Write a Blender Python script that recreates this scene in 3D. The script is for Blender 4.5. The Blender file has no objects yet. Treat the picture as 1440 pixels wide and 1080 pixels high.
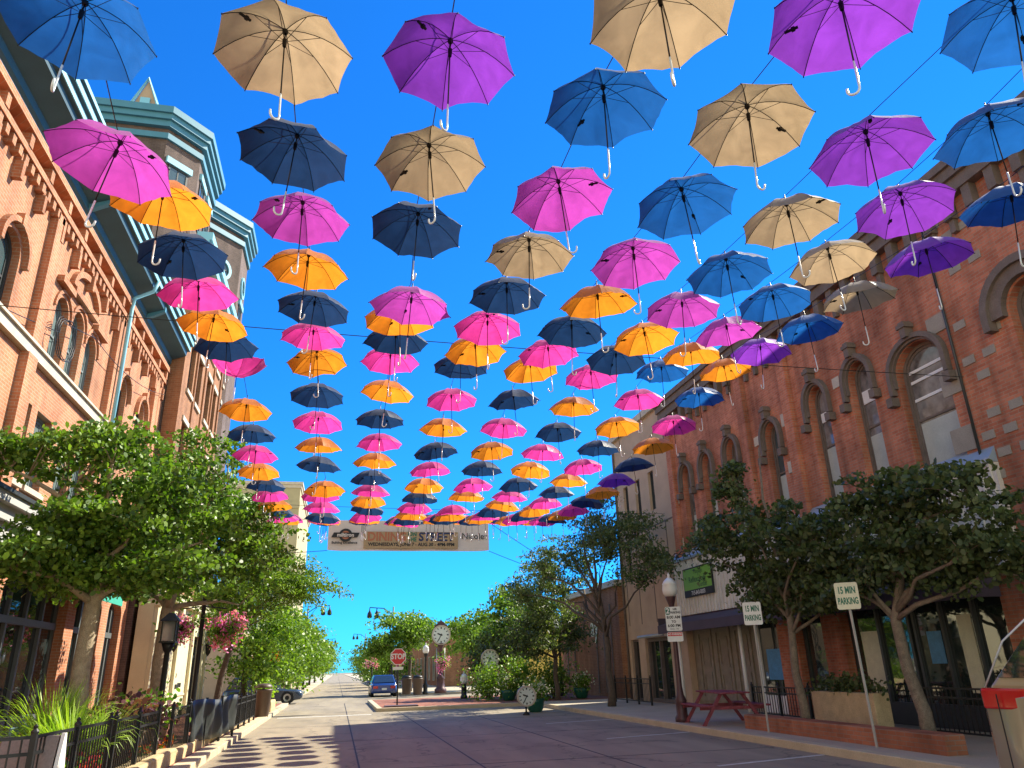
import bpy, bmesh, math, random
import numpy as np
from mathutils import Matrix, Vector
PI = math.pi
random.seed(7); rng = np.random.default_rng(7)
S = bpy.context.scene
C = S.collection
# ------------------------------------------------------------------ camera, sky, sun, exposure
cd = bpy.data.cameras.new('camera'); cam = bpy.data.objects.new('camera', cd); C.objects.link(cam)
Rv, Uv, Fv = (0.97639, -0.21418, -0.02801), (-0.05063, -0.35296, 0.93427), (0.20999, 0.9108, 0.35547)
cam.matrix_world = Matrix(((Rv[0], Uv[0], -Fv[0], 0), (Rv[1], Uv[1], -Fv[1], 0), (Rv[2], Uv[2], -Fv[2], 1.7), (0, 0, 0, 1)))
cd.sensor_width = 36; cd.lens = 36 * 1045.76 / 1440; cd.clip_start = .1; cd.clip_end = 3000
S.camera = cam
SUN_EL, SUN_AZ = math.radians(41), math.radians(65)      # azimuth clockwise from +Y (street axis) towards +X
SKY_TINT = (.04, .345, .78, 1)
FILL_TINT = (1.25, 1.02, .74, 1)     # sky behind the viewer made paler, added fill for the shaded side
W = bpy.data.worlds.new('World'); S.world = W; W.use_nodes = True
wn = W.node_tree; bg = wn.nodes['Background']
sky = wn.nodes.new('ShaderNodeTexSky'); sky.sky_type = 'NISHITA'; sky.sun_disc = False
sky.sun_elevation = SUN_EL; sky.sun_rotation = SUN_AZ; sky.air_density = 1.0; sky.dust_density = 0.0; sky.ozone_density = 2.5
gm = wn.nodes.new('ShaderNodeGamma'); gm.inputs['Gamma'].default_value = .9
tn = wn.nodes.new('ShaderNodeMix'); tn.data_type = 'RGBA'; tn.blend_type = 'MULTIPLY'; tn.inputs[0].default_value = 1; tn.inputs[7].default_value = SKY_TINT
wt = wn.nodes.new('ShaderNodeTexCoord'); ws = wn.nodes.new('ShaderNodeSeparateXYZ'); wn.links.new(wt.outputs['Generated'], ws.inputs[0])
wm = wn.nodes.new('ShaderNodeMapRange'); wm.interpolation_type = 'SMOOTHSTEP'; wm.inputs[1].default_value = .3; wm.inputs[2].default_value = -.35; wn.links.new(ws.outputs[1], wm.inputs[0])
wc = wn.nodes.new('ShaderNodeMix'); wc.data_type = 'RGBA'; wc.inputs[6].default_value = SKY_TINT; wc.inputs[7].default_value = FILL_TINT; wn.links.new(wm.outputs[0], wc.inputs[0]); wn.links.new(wc.outputs[2], tn.inputs[7])
wn.links.new(sky.outputs[0], gm.inputs['Color']); wn.links.new(gm.outputs[0], tn.inputs[6])
hs = wn.nodes.new('ShaderNodeHueSaturation'); hs.inputs['Saturation'].default_value = 1.0
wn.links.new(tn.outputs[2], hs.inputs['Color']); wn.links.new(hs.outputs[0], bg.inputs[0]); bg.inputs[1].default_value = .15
sd = bpy.data.lights.new('sun', 'SUN'); sun = bpy.data.objects.new('sun', sd); C.objects.link(sun)
sd.energy = 4.0; sd.angle = math.radians(.5); sd.color = (1, .92, .74)
sdir = Vector((math.sin(SUN_AZ) * math.cos(SUN_EL), math.cos(SUN_AZ) * math.cos(SUN_EL), math.sin(SUN_EL)))
sun.rotation_euler = sdir.to_track_quat('Z', 'Y').to_euler()
S.view_settings.view_transform = 'Standard'; S.view_settings.look = 'None'; S.view_settings.exposure = 1.5; S.view_settings.gamma = 1
S.cycles.max_bounces = 8; S.cycles.diffuse_bounces = 6; S.cycles.transparent_max_bounces = 6; S.cycles.use_denoising = True

# ------------------------------------------------------------------ materials
def newmat(name):
    m = bpy.data.materials.new(name); m.use_nodes = True
    return m, m.node_tree.nodes, m.node_tree.links, m.node_tree.nodes['Principled BSDF']
def M(name, col, rough=.6, metal=0, var=.25, scale=3, bump=0, spec=.5, fine=40):
    """plain surface broken up by two scales of noise"""
    m, n, l, b = newmat(name)
    b.inputs['Roughness'].default_value = rough; b.inputs['Metallic'].default_value = metal; b.inputs['Specular IOR Level'].default_value = spec
    tc = n.new('ShaderNodeTexCoord')
    n1 = n.new('ShaderNodeTexNoise'); n1.inputs['Scale'].default_value = scale; n1.inputs['Detail'].default_value = 6
    n2 = n.new('ShaderNodeTexNoise'); n2.inputs['Scale'].default_value = fine; n2.inputs['Detail'].default_value = 3
    l.new(tc.outputs['Object'], n1.inputs['Vector']); l.new(tc.outputs['Object'], n2.inputs['Vector'])
    ad = n.new('ShaderNodeMath'); ad.operation = 'ADD'; l.new(n1.outputs[0], ad.inputs[0]); l.new(n2.outputs[0], ad.inputs[1])
    mr = n.new('ShaderNodeMapRange'); mr.inputs[1].default_value = .6; mr.inputs[2].default_value = 1.4
    mr.inputs[3].default_value = 1 - var; mr.inputs[4].default_value = 1 + var; l.new(ad.outputs[0], mr.inputs[0])
    mx = n.new('ShaderNodeVectorMath'); mx.operation = 'SCALE'; mx.inputs[0].default_value = col[:3]; l.new(mr.outputs[0], mx.inputs['Scale'])
    l.new(mx.outputs[0], b.inputs['Base Color'])
    if bump:
        bp = n.new('ShaderNodeBump'); bp.inputs['Strength'].default_value = bump; bp.inputs['Distance'].default_value = .02
        l.new(ad.outputs[0], bp.inputs['Height']); l.new(bp.outputs[0], b.inputs['Normal'])
    return m
def brick(name, c1, c2, mortar, bw=.22, bh=.075, rough=.85, flat=False, stain=.35, msize=.008):
    m, n, l, b = newmat(name); b.inputs['Roughness'].default_value = rough; b.inputs['Specular IOR Level'].default_value = .25
    tc = n.new('ShaderNodeTexCoord'); sp = n.new('ShaderNodeSeparateXYZ'); l.new(tc.outputs['Object'], sp.inputs[0])
    cb = n.new('ShaderNodeCombineXYZ')
    if flat: l.new(sp.outputs[0], cb.inputs[0]); l.new(sp.outputs[1], cb.inputs[1])
    else:
        ad = n.new('ShaderNodeMath'); ad.operation = 'ADD'; l.new(sp.outputs[0], ad.inputs[0]); l.new(sp.outputs[1], ad.inputs[1])
        l.new(ad.outputs[0], cb.inputs[0]); l.new(sp.outputs[2], cb.inputs[1])
    t = n.new('ShaderNodeTexBrick'); l.new(cb.outputs[0], t.inputs['Vector'])
    t.inputs['Scale'].default_value = 1; t.inputs['Brick Width'].default_value = bw; t.inputs['Row Height'].default_value = bh
    t.inputs['Mortar Size'].default_value = msize; t.inputs['Mortar Smooth'].default_value = .3; t.inputs['Bias'].default_value = -.1
    for k, c in zip(('Color1', 'Color2', 'Mortar'), (c1, c2, mortar)): t.inputs[k].default_value = (*c, 1)
    n1 = n.new('ShaderNodeTexNoise'); n1.inputs['Scale'].default_value = .55; n1.inputs['Detail'].default_value = 8; n1.inputs['Roughness'].default_value = .65
    l.new(tc.outputs['Object'], n1.inputs['Vector'])
    mr = n.new('ShaderNodeMapRange'); mr.inputs[1].default_value = .3; mr.inputs[2].default_value = .7; mr.inputs[3].default_value = 1 - stain; mr.inputs[4].default_value = 1 + stain * .6
    l.new(n1.outputs[0], mr.inputs[0])
    mp = n.new('ShaderNodeMapping'); mp.inputs['Scale'].default_value = (2.2, 2.2, .16) if not flat else (1, 1, 1); l.new(tc.outputs['Object'], mp.inputs[0])
    n3 = n.new('ShaderNodeTexNoise'); n3.inputs['Scale'].default_value = 1; n3.inputs['Detail'].default_value = 5; l.new(mp.outputs[0], n3.inputs['Vector'])
    m3 = n.new('ShaderNodeMapRange'); m3.inputs[1].default_value = .4; m3.inputs[2].default_value = .68; m3.inputs[3].default_value = 1.06; m3.inputs[4].default_value = 1 - stain * .9; l.new(n3.outputs[0], m3.inputs[0])
    mq = n.new('ShaderNodeMath'); mq.operation = 'MULTIPLY'; l.new(mr.outputs[0], mq.inputs[0]); l.new(m3.outputs[0], mq.inputs[1])
    mx = n.new('ShaderNodeVectorMath'); mx.operation = 'SCALE'; l.new(t.outputs['Color'], mx.inputs[0]); l.new(mq.outputs[0], mx.inputs['Scale'])
    l.new(mx.outputs[0], b.inputs['Base Color'])
    bp = n.new('ShaderNodeBump'); bp.inputs['Strength'].default_value = .5; bp.inputs['Distance'].default_value = .012; bp.invert = True
    l.new(t.outputs['Fac'], bp.inputs['Height']); l.new(bp.outputs[0], b.inputs['Normal'])
    return m
def leafmat(name, dark, light, trans=.4):
    m, n, l, b = newmat(name); b.inputs['Roughness'].default_value = .45; b.inputs['Specular IOR Level'].default_value = .35
    g = n.new('ShaderNodeNewGeometry'); r = n.new('ShaderNodeValToRGB')
    r.color_ramp.elements[0].color = (*dark, 1); r.color_ramp.elements[1].color = (*light, 1)
    l.new(g.outputs['Random Per Island'], r.inputs[0]); l.new(r.outputs[0], b.inputs['Base Color'])
    tr = n.new('ShaderNodeBsdfTranslucent'); hv = n.new('ShaderNodeVectorMath'); hv.operation = 'MULTIPLY'; hv.inputs[1].default_value = (1.5, 1.7, .5)
    l.new(r.outputs[0], hv.inputs[0]); l.new(hv.outputs[0], tr.inputs[0])
    mix = n.new('ShaderNodeMixShader'); mix.inputs[0].default_value = trans
    l.new(b.outputs[0], mix.inputs[1]); l.new(tr.outputs[0], mix.inputs[2]); l.new(mix.outputs[0], n['Material Output'].inputs[0])
    return m
def fabric(name, col, trans=.45, tcol=None):
    m, n, l, b = newmat(name); b.inputs['Roughness'].default_value = .5; b.inputs['Specular IOR Level'].default_value = .35
    b.inputs['Sheen Weight'].default_value = .15
    tc = n.new('ShaderNodeTexCoord'); oi = n.new('ShaderNodeObjectInfo')
    n1 = n.new('ShaderNodeTexNoise'); n1.noise_dimensions = '4D'; n1.inputs['Scale'].default_value = 5; n1.inputs['Detail'].default_value = 5; n1.inputs['Distortion'].default_value = 1.2
    wm = n.new('ShaderNodeMath'); wm.operation = 'MULTIPLY'; wm.inputs[1].default_value = 20; l.new(oi.outputs['Random'], wm.inputs[0]); l.new(wm.outputs[0], n1.inputs['W'])
    l.new(tc.outputs['Object'], n1.inputs['Vector'])
    mr = n.new('ShaderNodeMapRange'); mr.inputs[1].default_value = .3; mr.inputs[2].default_value = .7; mr.inputs[3].default_value = .82; mr.inputs[4].default_value = 1.12; l.new(n1.outputs[0], mr.inputs[0])
    m2 = n.new('ShaderNodeMapRange'); m2.inputs[3].default_value = .85; m2.inputs[4].default_value = 1.12; l.new(oi.outputs['Random'], m2.inputs[0])
    mm = n.new('ShaderNodeMath'); mm.operation = 'MULTIPLY'; l.new(mr.outputs[0], mm.inputs[0]); l.new(m2.outputs[0], mm.inputs[1])
    mx = n.new('ShaderNodeVectorMath'); mx.operation = 'SCALE'; mx.inputs[0].default_value = col; l.new(mm.outputs[0], mx.inputs['Scale']); l.new(mx.outputs[0], b.inputs['Base Color'])
    tr = n.new('ShaderNodeBsdfTranslucent'); tx = n.new('ShaderNodeVectorMath'); tx.operation = 'SCALE'; tx.inputs[0].default_value = tcol or col
    l.new(mm.outputs[0], tx.inputs['Scale']); l.new(tx.outputs[0], tr.inputs[0])
    bp = n.new('ShaderNodeBump'); bp.inputs['Strength'].default_value = .35; bp.inputs['Distance'].default_value = .03; l.new(n1.outputs[0], bp.inputs['Height'])
    l.new(bp.outputs[0], b.inputs['Normal'])
    mix = n.new('ShaderNodeMixShader'); mix.inputs[0].default_value = trans
    l.new(b.outputs[0], mix.inputs[1]); l.new(tr.outputs[0], mix.inputs[2]); l.new(mix.outputs[0], n['Material Output'].inputs[0])
    return m
def glassmat(name, col, rough=.04, wob=.15, spec=.9):
    m, n, l, b = newmat(name); b.inputs['Base Color'].default_value = (*col, 1); b.inputs['Roughness'].default_value = rough
    b.inputs['Specular IOR Level'].default_value = spec; b.inputs['IOR'].default_value = 1.6
    tc = n.new('ShaderNodeTexCoord'); n1 = n.new('ShaderNodeTexNoise'); n1.inputs['Scale'].default_value = 1.3; n1.inputs['Detail'].default_value = 2
    l.new(tc.outputs['Object'], n1.inputs['Vector'])
    bp = n.new('ShaderNodeBump'); bp.inputs['Strength'].default_value = wob; bp.inputs['Distance'].default_value = .05; l.new(n1.outputs[0], bp.inputs['Height']); l.new(bp.outputs[0], b.inputs['Normal'])
    return m
def paint(name, col, rough=.25):
    m, n, l, b = newmat(name); b.inputs['Base Color'].default_value = (*col, 1); b.inputs['Roughness'].default_value = rough; b.inputs['Coat Weight'].default_value = .7; b.inputs['Coat Roughness'].default_value = .06
    return m
m_brickL = brick('orange_brick', (.50, .21, .11), (.43, .165, .08), (.47, .33, .24), stain=.3)
m_brickD = brick('dark_brown_brick', (.155, .11, .10), (.115, .08, .075), (.2, .16, .14), stain=.3)
m_brickM = brick('brown_brick', (.36, .16, .08), (.28, .115, .055), (.36, .24, .15), stain=.3)
m_brickR = brick('red_brick', (.56, .20, .115), (.43, .13, .07), (.40, .26, .18), stain=.45)
m_brickP = brick('paving_brick', (.36, .13, .08), (.28, .1, .065), (.28, .2, .15), bw=.2, bh=.1, flat=True)
m_tan = M('tan_stucco', (.48, .34, .23), .85, var=.22, scale=1.2, bump=.15)
m_beige = M('beige_stone', (.40, .34, .20), .85, var=.15, scale=1)
m_cream = M('cream_stone', (.62, .57, .38), .75, var=.12, scale=1.5)
m_stone = M('sandstone', (.50, .38, .21), .85, var=.28, scale=5, bump=.4)
m_lime = M('pale_stone', (.50, .44, .35), .8, var=.2, scale=3, bump=.2)
m_bluestone = M('weathered_grey_stone', (.30, .26, .21), .8, var=.2, scale=3, bump=.2)
m_hood = M('carved_brownstone', (.15, .115, .095), .85, var=.3, scale=4, bump=.3)
m_teal = M('teal_painted_metal', (.07, .235, .33), .45, var=.12, scale=2)
m_teald = M('dark_teal_metal', (.03, .085, .115), .5, var=.2, scale=2)  # soffit shade put into the colour, a darker copy of the teal
m_tealtrim = M('pale_teal_trim', (.23, .53, .66), .5, var=.08, scale=2)
m_greenawn = M('green_awning_canvas', (.03, .35, .26), .7, var=.12)
m_dkframe = M('dark_window_frame', (.035, .04, .042), .45, var=.15)
m_grframe = M('grey_window_frame', (.16, .20, .21), .5, var=.15)
m_shopframe = M('slate_grey_frame', (.10, .115, .12), .5, var=.15)
m_greyband = M('grey_painted_fascia', (.42, .42, .40), .6, var=.12, scale=2)
m_glassL = glassmat('sky_reflecting_glass', (.05, .085, .095))
m_glassC = glassmat('curtained_glass', (.14, .19, .19), .12)
m_glassD = glassmat('dark_shop_glass', (.02, .028, .028), .03, .08, 1.0)
m_glassR = M('dusty_window_glass', (.17, .165, .16), .12, var=.75, scale=1.6, spec=.8, fine=5)  # strong noise paints uneven reflections into the pane colour
m_blind = M('blind_slats', (.42, .44, .40), .7, var=.15)
m_iron = M('black_iron', (.014, .016, .018), .42, .3, .2)
m_umbmetal = M('black_umbrella_metal', (.012, .011, .012), .4, .5, .2)
m_hook = paint('clear_grey_plastic', (.62, .66, .68), .18)
m_asph = None
m_conc = M('pavement_concrete', (.42, .36, .27), .9, var=.18, scale=.8, bump=.12)
m_kerb = M('kerb_concrete', (.50, .42, .28), .9, var=.22, scale=2, bump=.2)
m_bark = M('pale_bark', (.36, .29, .20), .95, var=.4, scale=9, bump=.9, fine=60)
m_barkg = M('grey_brown_bark', (.21, .165, .12), .95, var=.5, scale=9, bump=1, fine=60)
m_barkd = M('dark_bark', (.10, .075, .055), .95, var=.4, scale=9, bump=.9, fine=60)
m_leafA = leafmat('ginkgo_leaf', (.03, .085, .012), (.2, .33, .045), .28)
m_leafB = leafmat('locust_leaf', (.05, .12, .012), (.24, .36, .045), .3)
m_leafD = leafmat('dark_leaf', (.04, .066, .03), (.14, .175, .07), .35)
m_leafS = leafmat('small_green_leaf', (.05, .14, .02), (.2, .34, .05))
m_fern = leafmat('lime_fern_blade', (.16, .3, .03), (.4, .55, .08), .35)
m_purpleleaf = leafmat('purple_leaf', (.07, .02, .04), (.2, .09, .09), .25)
m_pinkfl = leafmat('pink_petal', (.66, .06, .45), (.9, .38, .72), .3)
m_orfl = leafmat('orange_petal', (.75, .1, .02), (.95, .3, .04), .35)
m_redfl = leafmat('red_petal', (.45, .02, .03), (.7, .08, .1), .35)
m_white = M('white_paint', (.74, .74, .72), .5, var=.06)
m_galv = M('galvanised_post', (.42, .42, .40), .45, .4, .15)
m_signw = M('sign_white', (.74, .75, .72), .45, var=.1, scale=6)
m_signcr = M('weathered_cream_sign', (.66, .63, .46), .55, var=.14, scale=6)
m_red = M('sign_red', (.55, .02, .03), .4, var=.08)
m_signgreen = M('sign_green', (.19, .42, .05), .5, var=.1)
m_ink = M('black_ink', (.012, .012, .015), .6, var=.05)
m_dkgreen = M('dark_green_ink', (.02, .09, .03), .6, var=.05)
m_inkgreen = M('parking_green', (.01, .14, .08), .5, var=.05)
m_siding = None
m_awnP = M('dark_plum_canvas', (.065, .045, .062), .75, var=.2, scale=2)
m_flash = M('sky_blue_flashing', (.36, .44, .52), .3, .3, .1)
m_maroon = M('maroon_painted_wood', (.24, .05, .065), .75, var=.5, scale=7)
m_post = M('maroon_lamp_post', (.085, .04, .045), .45, .2, .2)
m_globe = M('white_lamp_globe', (.78, .78, .74), .3, var=.05)
m_wood = M('weathered_panel_wood', (.23, .19, .14), .8, var=.3, scale=4)
m_greywood = M('grey_board', (.24, .20, .19), .8, var=.25, scale=4)
m_tarp = M('black_mesh_tarp', (.022, .028, .028), .55, var=.3, scale=4)
m_trash = M('brown_trash_can', (.085, .055, .04), .5, .1, .2)
m_planter = M('taupe_planter', (.25, .18, .13), .8, var=.15)
m_lens = paint('red_lens', (.5, .012, .015), .12)
m_tyre = M('tyre_rubber', (.015, .015, .015), .85, var=.1)
m_rim = M('wheel_rim', (.35, .36, .38), .3, .8, .1)
m_banner = M('pale_banner_vinyl', (.66, .58, .55), .6, var=.1, scale=1.5)
m_copper = M('copper_ink', (.42, .14, .07), .6, var=.1)
m_navyink = M('navy_ink', (.015, .025, .09), .6, var=.1)
m_tanpatch = M('tan_banner_panel', (.40, .27, .15), .6, var=.1)
m_roofd = M('slate_roof', (.09, .08, .13), .8, var=.2)
m_yellow = M('yellow_siding', (.62, .42, .08), .7, var=.1)
m_roof = M('flat_roof_felt', (.09, .085, .08), .9)
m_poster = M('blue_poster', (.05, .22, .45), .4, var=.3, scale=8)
m_chair = M('blue_grey_chair', (.08, .14, .17), .5, .2, .2)

def roadmat():
    m, n, l, b = newmat('worn_road'); b.inputs['Roughness'].default_value = .8
    tc = n.new('ShaderNodeTexCoord')
    mp = n.new('ShaderNodeMapping'); mp.inputs['Scale'].default_value = (1, .16, 1); l.new(tc.outputs['Object'], mp.inputs[0])
    n1 = n.new('ShaderNodeTexNoise'); n1.inputs['Scale'].default_value = .9; n1.inputs['Detail'].default_value = 9; n1.inputs['Roughness'].default_value = .6; l.new(mp.outputs[0], n1.inputs['Vector'])
    n2 = n.new('ShaderNodeTexNoise'); n2.inputs['Scale'].default_value = 60; n2.inputs['Detail'].default_value = 3; l.new(tc.outputs['Object'], n2.inputs['Vector'])
    r = n.new('ShaderNodeValToRGB'); e = r.color_ramp.elements
    e[0].position = .33; e[0].color = (.215, .178, .125, 1); e[1].position = .68; e[1].color = (.33, .272, .185, 1); l.new(n1.outputs[0], r.inputs[0])
    mr = n.new('ShaderNodeMapRange'); mr.inputs[3].default_value = .8; mr.inputs[4].default_value = 1.2; l.new(n2.outputs[0], mr.inputs[0])
    vo = n.new('ShaderNodeTexVoronoi'); vo.feature = 'DISTANCE_TO_EDGE'; vo.inputs['Scale'].default_value = .38; dn = n.new('ShaderNodeTexNoise'); dn.inputs['Scale'].default_value = 2.2; dn.inputs['Detail'].default_value = 6
    l.new(tc.outputs['Object'], dn.inputs['Vector']); ds = n.new('ShaderNodeVectorMath'); ds.operation = 'MULTIPLY_ADD'; ds.inputs[1].default_value = (.9, .9, 0); l.new(dn.outputs['Color'], ds.inputs[0]); l.new(tc.outputs['Object'], ds.inputs[2]); l.new(ds.outputs[0], vo.inputs['Vector'])
    ck = n.new('ShaderNodeMapRange'); ck.inputs[1].default_value = .002; ck.inputs[2].default_value = .012; ck.inputs[3].default_value = .55; ck.inputs[4].default_value = 1; l.new(vo.outputs['Distance'], ck.inputs[0])
    st = n.new('ShaderNodeTexNoise'); st.inputs['Scale'].default_value = .7; st.inputs['Detail'].default_value = 4; l.new(tc.outputs['Object'], st.inputs['Vector'])
    sr = n.new('ShaderNodeMapRange'); sr.inputs[1].default_value = .58; sr.inputs[2].default_value = .72; sr.inputs[3].default_value = 1; sr.inputs[4].default_value = .68; l.new(st.outputs[0], sr.inputs[0])
    m1 = n.new('ShaderNodeMath'); m1.operation = 'MULTIPLY'; l.new(ck.outputs[0], m1.inputs[0]); l.new(sr.outputs[0], m1.inputs[1]); m2 = n.new('ShaderNodeMath'); m2.operation = 'MULTIPLY'; l.new(m1.outputs[0], m2.inputs[0]); l.new(mr.outputs[0], m2.inputs[1])
    mx = n.new('ShaderNodeVectorMath'); mx.operation = 'SCALE'; l.new(r.outputs[0], mx.inputs[0]); l.new(m2.outputs[0], mx.inputs['Scale']); l.new(mx.outputs[0], b.inputs['Base Color'])
    bp = n.new('ShaderNodeBump'); bp.inputs['Strength'].default_value = .2; bp.inputs['Distance'].default_value = .01; l.new(n2.outputs[0], bp.inputs['Height']); l.new(bp.outputs[0], b.inputs['Normal'])
    return m
m_asph = roadmat()
m_siding = M('ribbed_metal_siding', (.68, .63, .55), .5, .15, .2, scale=2)

# ------------------------------------------------------------------ mesh helpers
ORG = {}
class MB:
    def __init__(s): s.v = []; s.f = []; s.m = []
    def add(s, vs, fs, mi=0):
        o = len(s.v); s.v += [tuple(p) for p in vs]; s.f += [tuple(i + o for i in f) for f in fs]; s.m += [mi] * len(fs); return s
    def box(s, x0, x1, y0, y1, z0, z1, mi=0):
        return s.add([(x, y, z) for z in (z0, z1) for y in (y0, y1) for x in (x0, x1)],
                     [(0, 2, 3, 1), (4, 5, 7, 6), (0, 1, 5, 4), (2, 6, 7, 3), (0, 4, 6, 2), (1, 3, 7, 5)], mi)
    def obox(s, c, ux, uy, hx, hy, z0, z1, mi=0):
        """box with a turned footprint: centre c, unit dirs ux, uy (2-d), half sizes"""
        pts = [(c[0] + a * hx * ux[0] + b * hy * uy[0], c[1] + a * hx * ux[1] + b * hy * uy[1]) for a, b in ((-1, -1), (1, -1), (1, 1), (-1, 1))]
        return s.prism([(p[0], p[1], z0) for p in pts], (0, 0, z1 - z0), mi)
    def prism(s, loop, vec, mi=0):
        n = len(loop); vs = list(loop) + [(p[0] + vec[0], p[1] + vec[1], p[2] + vec[2]) for p in loop]
        return s.add(vs, [tuple(range(n))[::-1], tuple(range(n, 2 * n))] + [(i, (i + 1) % n, (i + 1) % n + n, i + n) for i in range(n)], mi)
    def loft(s, loops, mi=0, cap=True):
        n = len(loops[0]); vs = [p for L in loops for p in L]; fs = []
        for k in range(len(loops) - 1):
            for i in range(n): j = (i + 1) % n; fs.append((k * n + i, k * n + j, (k + 1) * n + j, (k + 1) * n + i))
        if cap: fs += [tuple(range(n))[::-1], tuple(range((len(loops) - 1) * n, len(loops) * n))]
        return s.add(vs, fs, mi)
    def ring(s, outer, inner, vec, mi=0):
        n = len(outer); vs = list(outer) + list(inner); vs += [(p[0] + vec[0], p[1] + vec[1], p[2] + vec[2]) for p in vs]; fs = []
        for i in range(n):
            j = (i + 1) % n
            fs += [(i, j, n + j, n + i), (2 * n + i, 3 * n + i, 3 * n + j, 2 * n + j), (i, 2 * n + i, 2 * n + j, j), (n + i, n + j, 3 * n + j, 3 * n + i)]
        return s.add(vs, fs, mi)
    def tube(s, pts, rad, n=8, mi=0, cap=True):
        pts = [Vector(p) for p in pts]; rad = rad if hasattr(rad, '__len__') else [rad] * len(pts); loops = []; ref = None
        for k, p in enumerate(pts):
            t = (pts[min(k + 1, len(pts) - 1)] - pts[max(k - 1, 0)]).normalized()
            if ref is None: ref = Vector((1, 0, 0)) if abs(t.x) < .8 else Vector((0, 1, 0))
            a = (ref - t * ref.dot(t)).normalized(); ref = a; b = t.cross(a)
            loops.append([p + (a * math.cos(2 * PI * i / n) + b * math.sin(2 * PI * i / n)) * rad[k] for i in range(n)])
        return s.loft(loops, mi, cap)
    def lathe(s, prof, c=(0, 0, 0), n=14, mi=0):
        loops = [[(c[0] + r * math.cos(2 * PI * i / n), c[1] + r * math.sin(2 * PI * i / n), c[2] + z) for i in range(n)] for r, z in prof]
        return s.loft(loops, mi)
    def disc(s, c, r, ax, depth, n=24, mi=0, r2=None):
        """cylinder along axis 'x' or 'y'"""
        k = 'xy'.index(ax)
        def L(d, rr): return [(c[0] + d, c[1] + rr * math.cos(2 * PI * i / n), c[2] + rr * math.sin(2 * PI * i / n)) if k == 0 else (c[0] + rr * math.cos(2 * PI * i / n), c[1] + d, c[2] + rr * math.sin(2 * PI * i / n)) for i in range(n)]
        return s.loft([L(0, r), L(depth, r2 or r)], mi)
    def build(s, name, mats, parent=None, smooth=False, bevel=0, fix=True):
        me = bpy.data.meshes.new(name); o = ORG.get(parent.name, (0, 0, 0)) if parent else (0, 0, 0)
        me.from_pydata([(a - o[0], b - o[1], c - o[2]) for a, b, c in s.v], [], s.f)
        mats = mats if isinstance(mats, (list, tuple)) else [mats]
        for m in mats: me.materials.append(m)
        if len(mats) > 1: me.polygons.foreach_set('material_index', s.m)
        if fix:
            bm = bmesh.new(); bm.from_mesh(me); bmesh.ops.recalc_face_normals(bm, faces=bm.faces); bm.to_mesh(me); bm.free()
        if smooth: me.polygons.foreach_set('use_smooth', [True] * len(me.polygons))
        me.update()
        ob = bpy.data.objects.new(name, me); C.objects.link(ob)
        if parent: ob.parent = parent; ORG[ob.name] = o
        if bevel:
            b = ob.modifiers.new('bevel', 'BEVEL'); b.width = bevel; b.segments = 2; b.limit_method = 'ANGLE'; b.angle_limit = math.radians(40)
        return ob
def tag(o, label, cat, group=None, kind=None):
    if label: o['label'] = label
    if cat: o['category'] = cat
    if group: o['group'] = group
    if kind: o['kind'] = kind
    return o
def thing(name, label, cat, loc=(0, 0, 0), group=None):
    o = bpy.data.objects.new(name, None); C.objects.link(o); o.location = loc; o.empty_display_size = .3; ORG[o.name] = loc
    return tag(o, label, cat, group)
def struct(o): o['kind'] = 'structure'; return o
def copy_tree(o, parent=None):
    c = o.copy(); C.objects.link(c)
    if parent: c.parent = parent
    for ch in list(o.children): copy_tree(ch, c)
    return c
_txt = {}
def text2d(t, size, align='CENTER', bold=0):
    cu = bpy.data.curves.new('lettering', 'FONT'); cu.body = t; cu.size = size; cu.align_x = align; cu.align_y = 'CENTER'; cu.offset = bold; cu.resolution_u = 3
    ob = bpy.data.objects.new('lettering', cu); C.objects.link(ob)
    dg = bpy.context.evaluated_depsgraph_get(); me = bpy.data.meshes.new_from_object(ob.evaluated_get(dg))
    v = [(p.co.x, p.co.y) for p in me.vertices]; f = [tuple(p.vertices) for p in me.polygons]
    bpy.data.objects.remove(ob); bpy.data.meshes.remove(me); bpy.data.curves.remove(cu); return v, f
def put_text(mb, t, size, org, xd, zd=(0, 0, 1), mi=0, align='CENTER', bold=0, sx=1, fit=None):
    v, f = text2d(t, size, align, bold)
    if fit: sx = fit / (max(p[0] for p in v) - min(p[0] for p in v))
    mb.add([tuple(org[k] + xd[k] * a * sx + zd[k] * b for k in range(3)) for a, b in v], f, mi)

class Face:
    """a facade plane: u along the street, v up, d outwards"""
    def __init__(s, o, ud, n): s.o, s.ud, s.n = o, ud, n
    def P(s, u, v, d=0): return (s.o[0] + s.ud[0] * u + s.n[0] * d, s.o[1] + s.ud[1] * u + s.n[1] * d, v)
    def vec(s, d): return (s.n[0] * d, s.n[1] * d, 0)
    def box(s, mb, u0, u1, v0, v1, d0, d1, mi=0): mb.prism([s.P(u0, v0, d0), s.P(u1, v0, d0), s.P(u1, v1, d0), s.P(u0, v1, d0)], s.vec(d1 - d0), mi)
    def poly(s, mb, pts, d0, d1, mi=0): mb.prism([s.P(u, v, d0) for u, v in pts], s.vec(d1 - d0), mi)
    def ring(s, mb, a, b, d0, d1, mi=0): mb.ring([s.P(u, v, d0) for u, v in a], [s.P(u, v, d0) for u, v in b], s.vec(d1 - d0), mi)
def outl(u, v0, w, h, rise=0, n=12):
    if rise <= 0: return [(u - w / 2, v0), (u + w / 2, v0), (u + w / 2, v0 + h), (u - w / 2, v0 + h)]
    vs = v0 + h - rise
    return [(u - w / 2, v0), (u + w / 2, v0)] + [(u + w / 2 * math.cos(PI * i / n), vs + rise * math.sin(PI * i / n)) for i in range(n + 1)]
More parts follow.
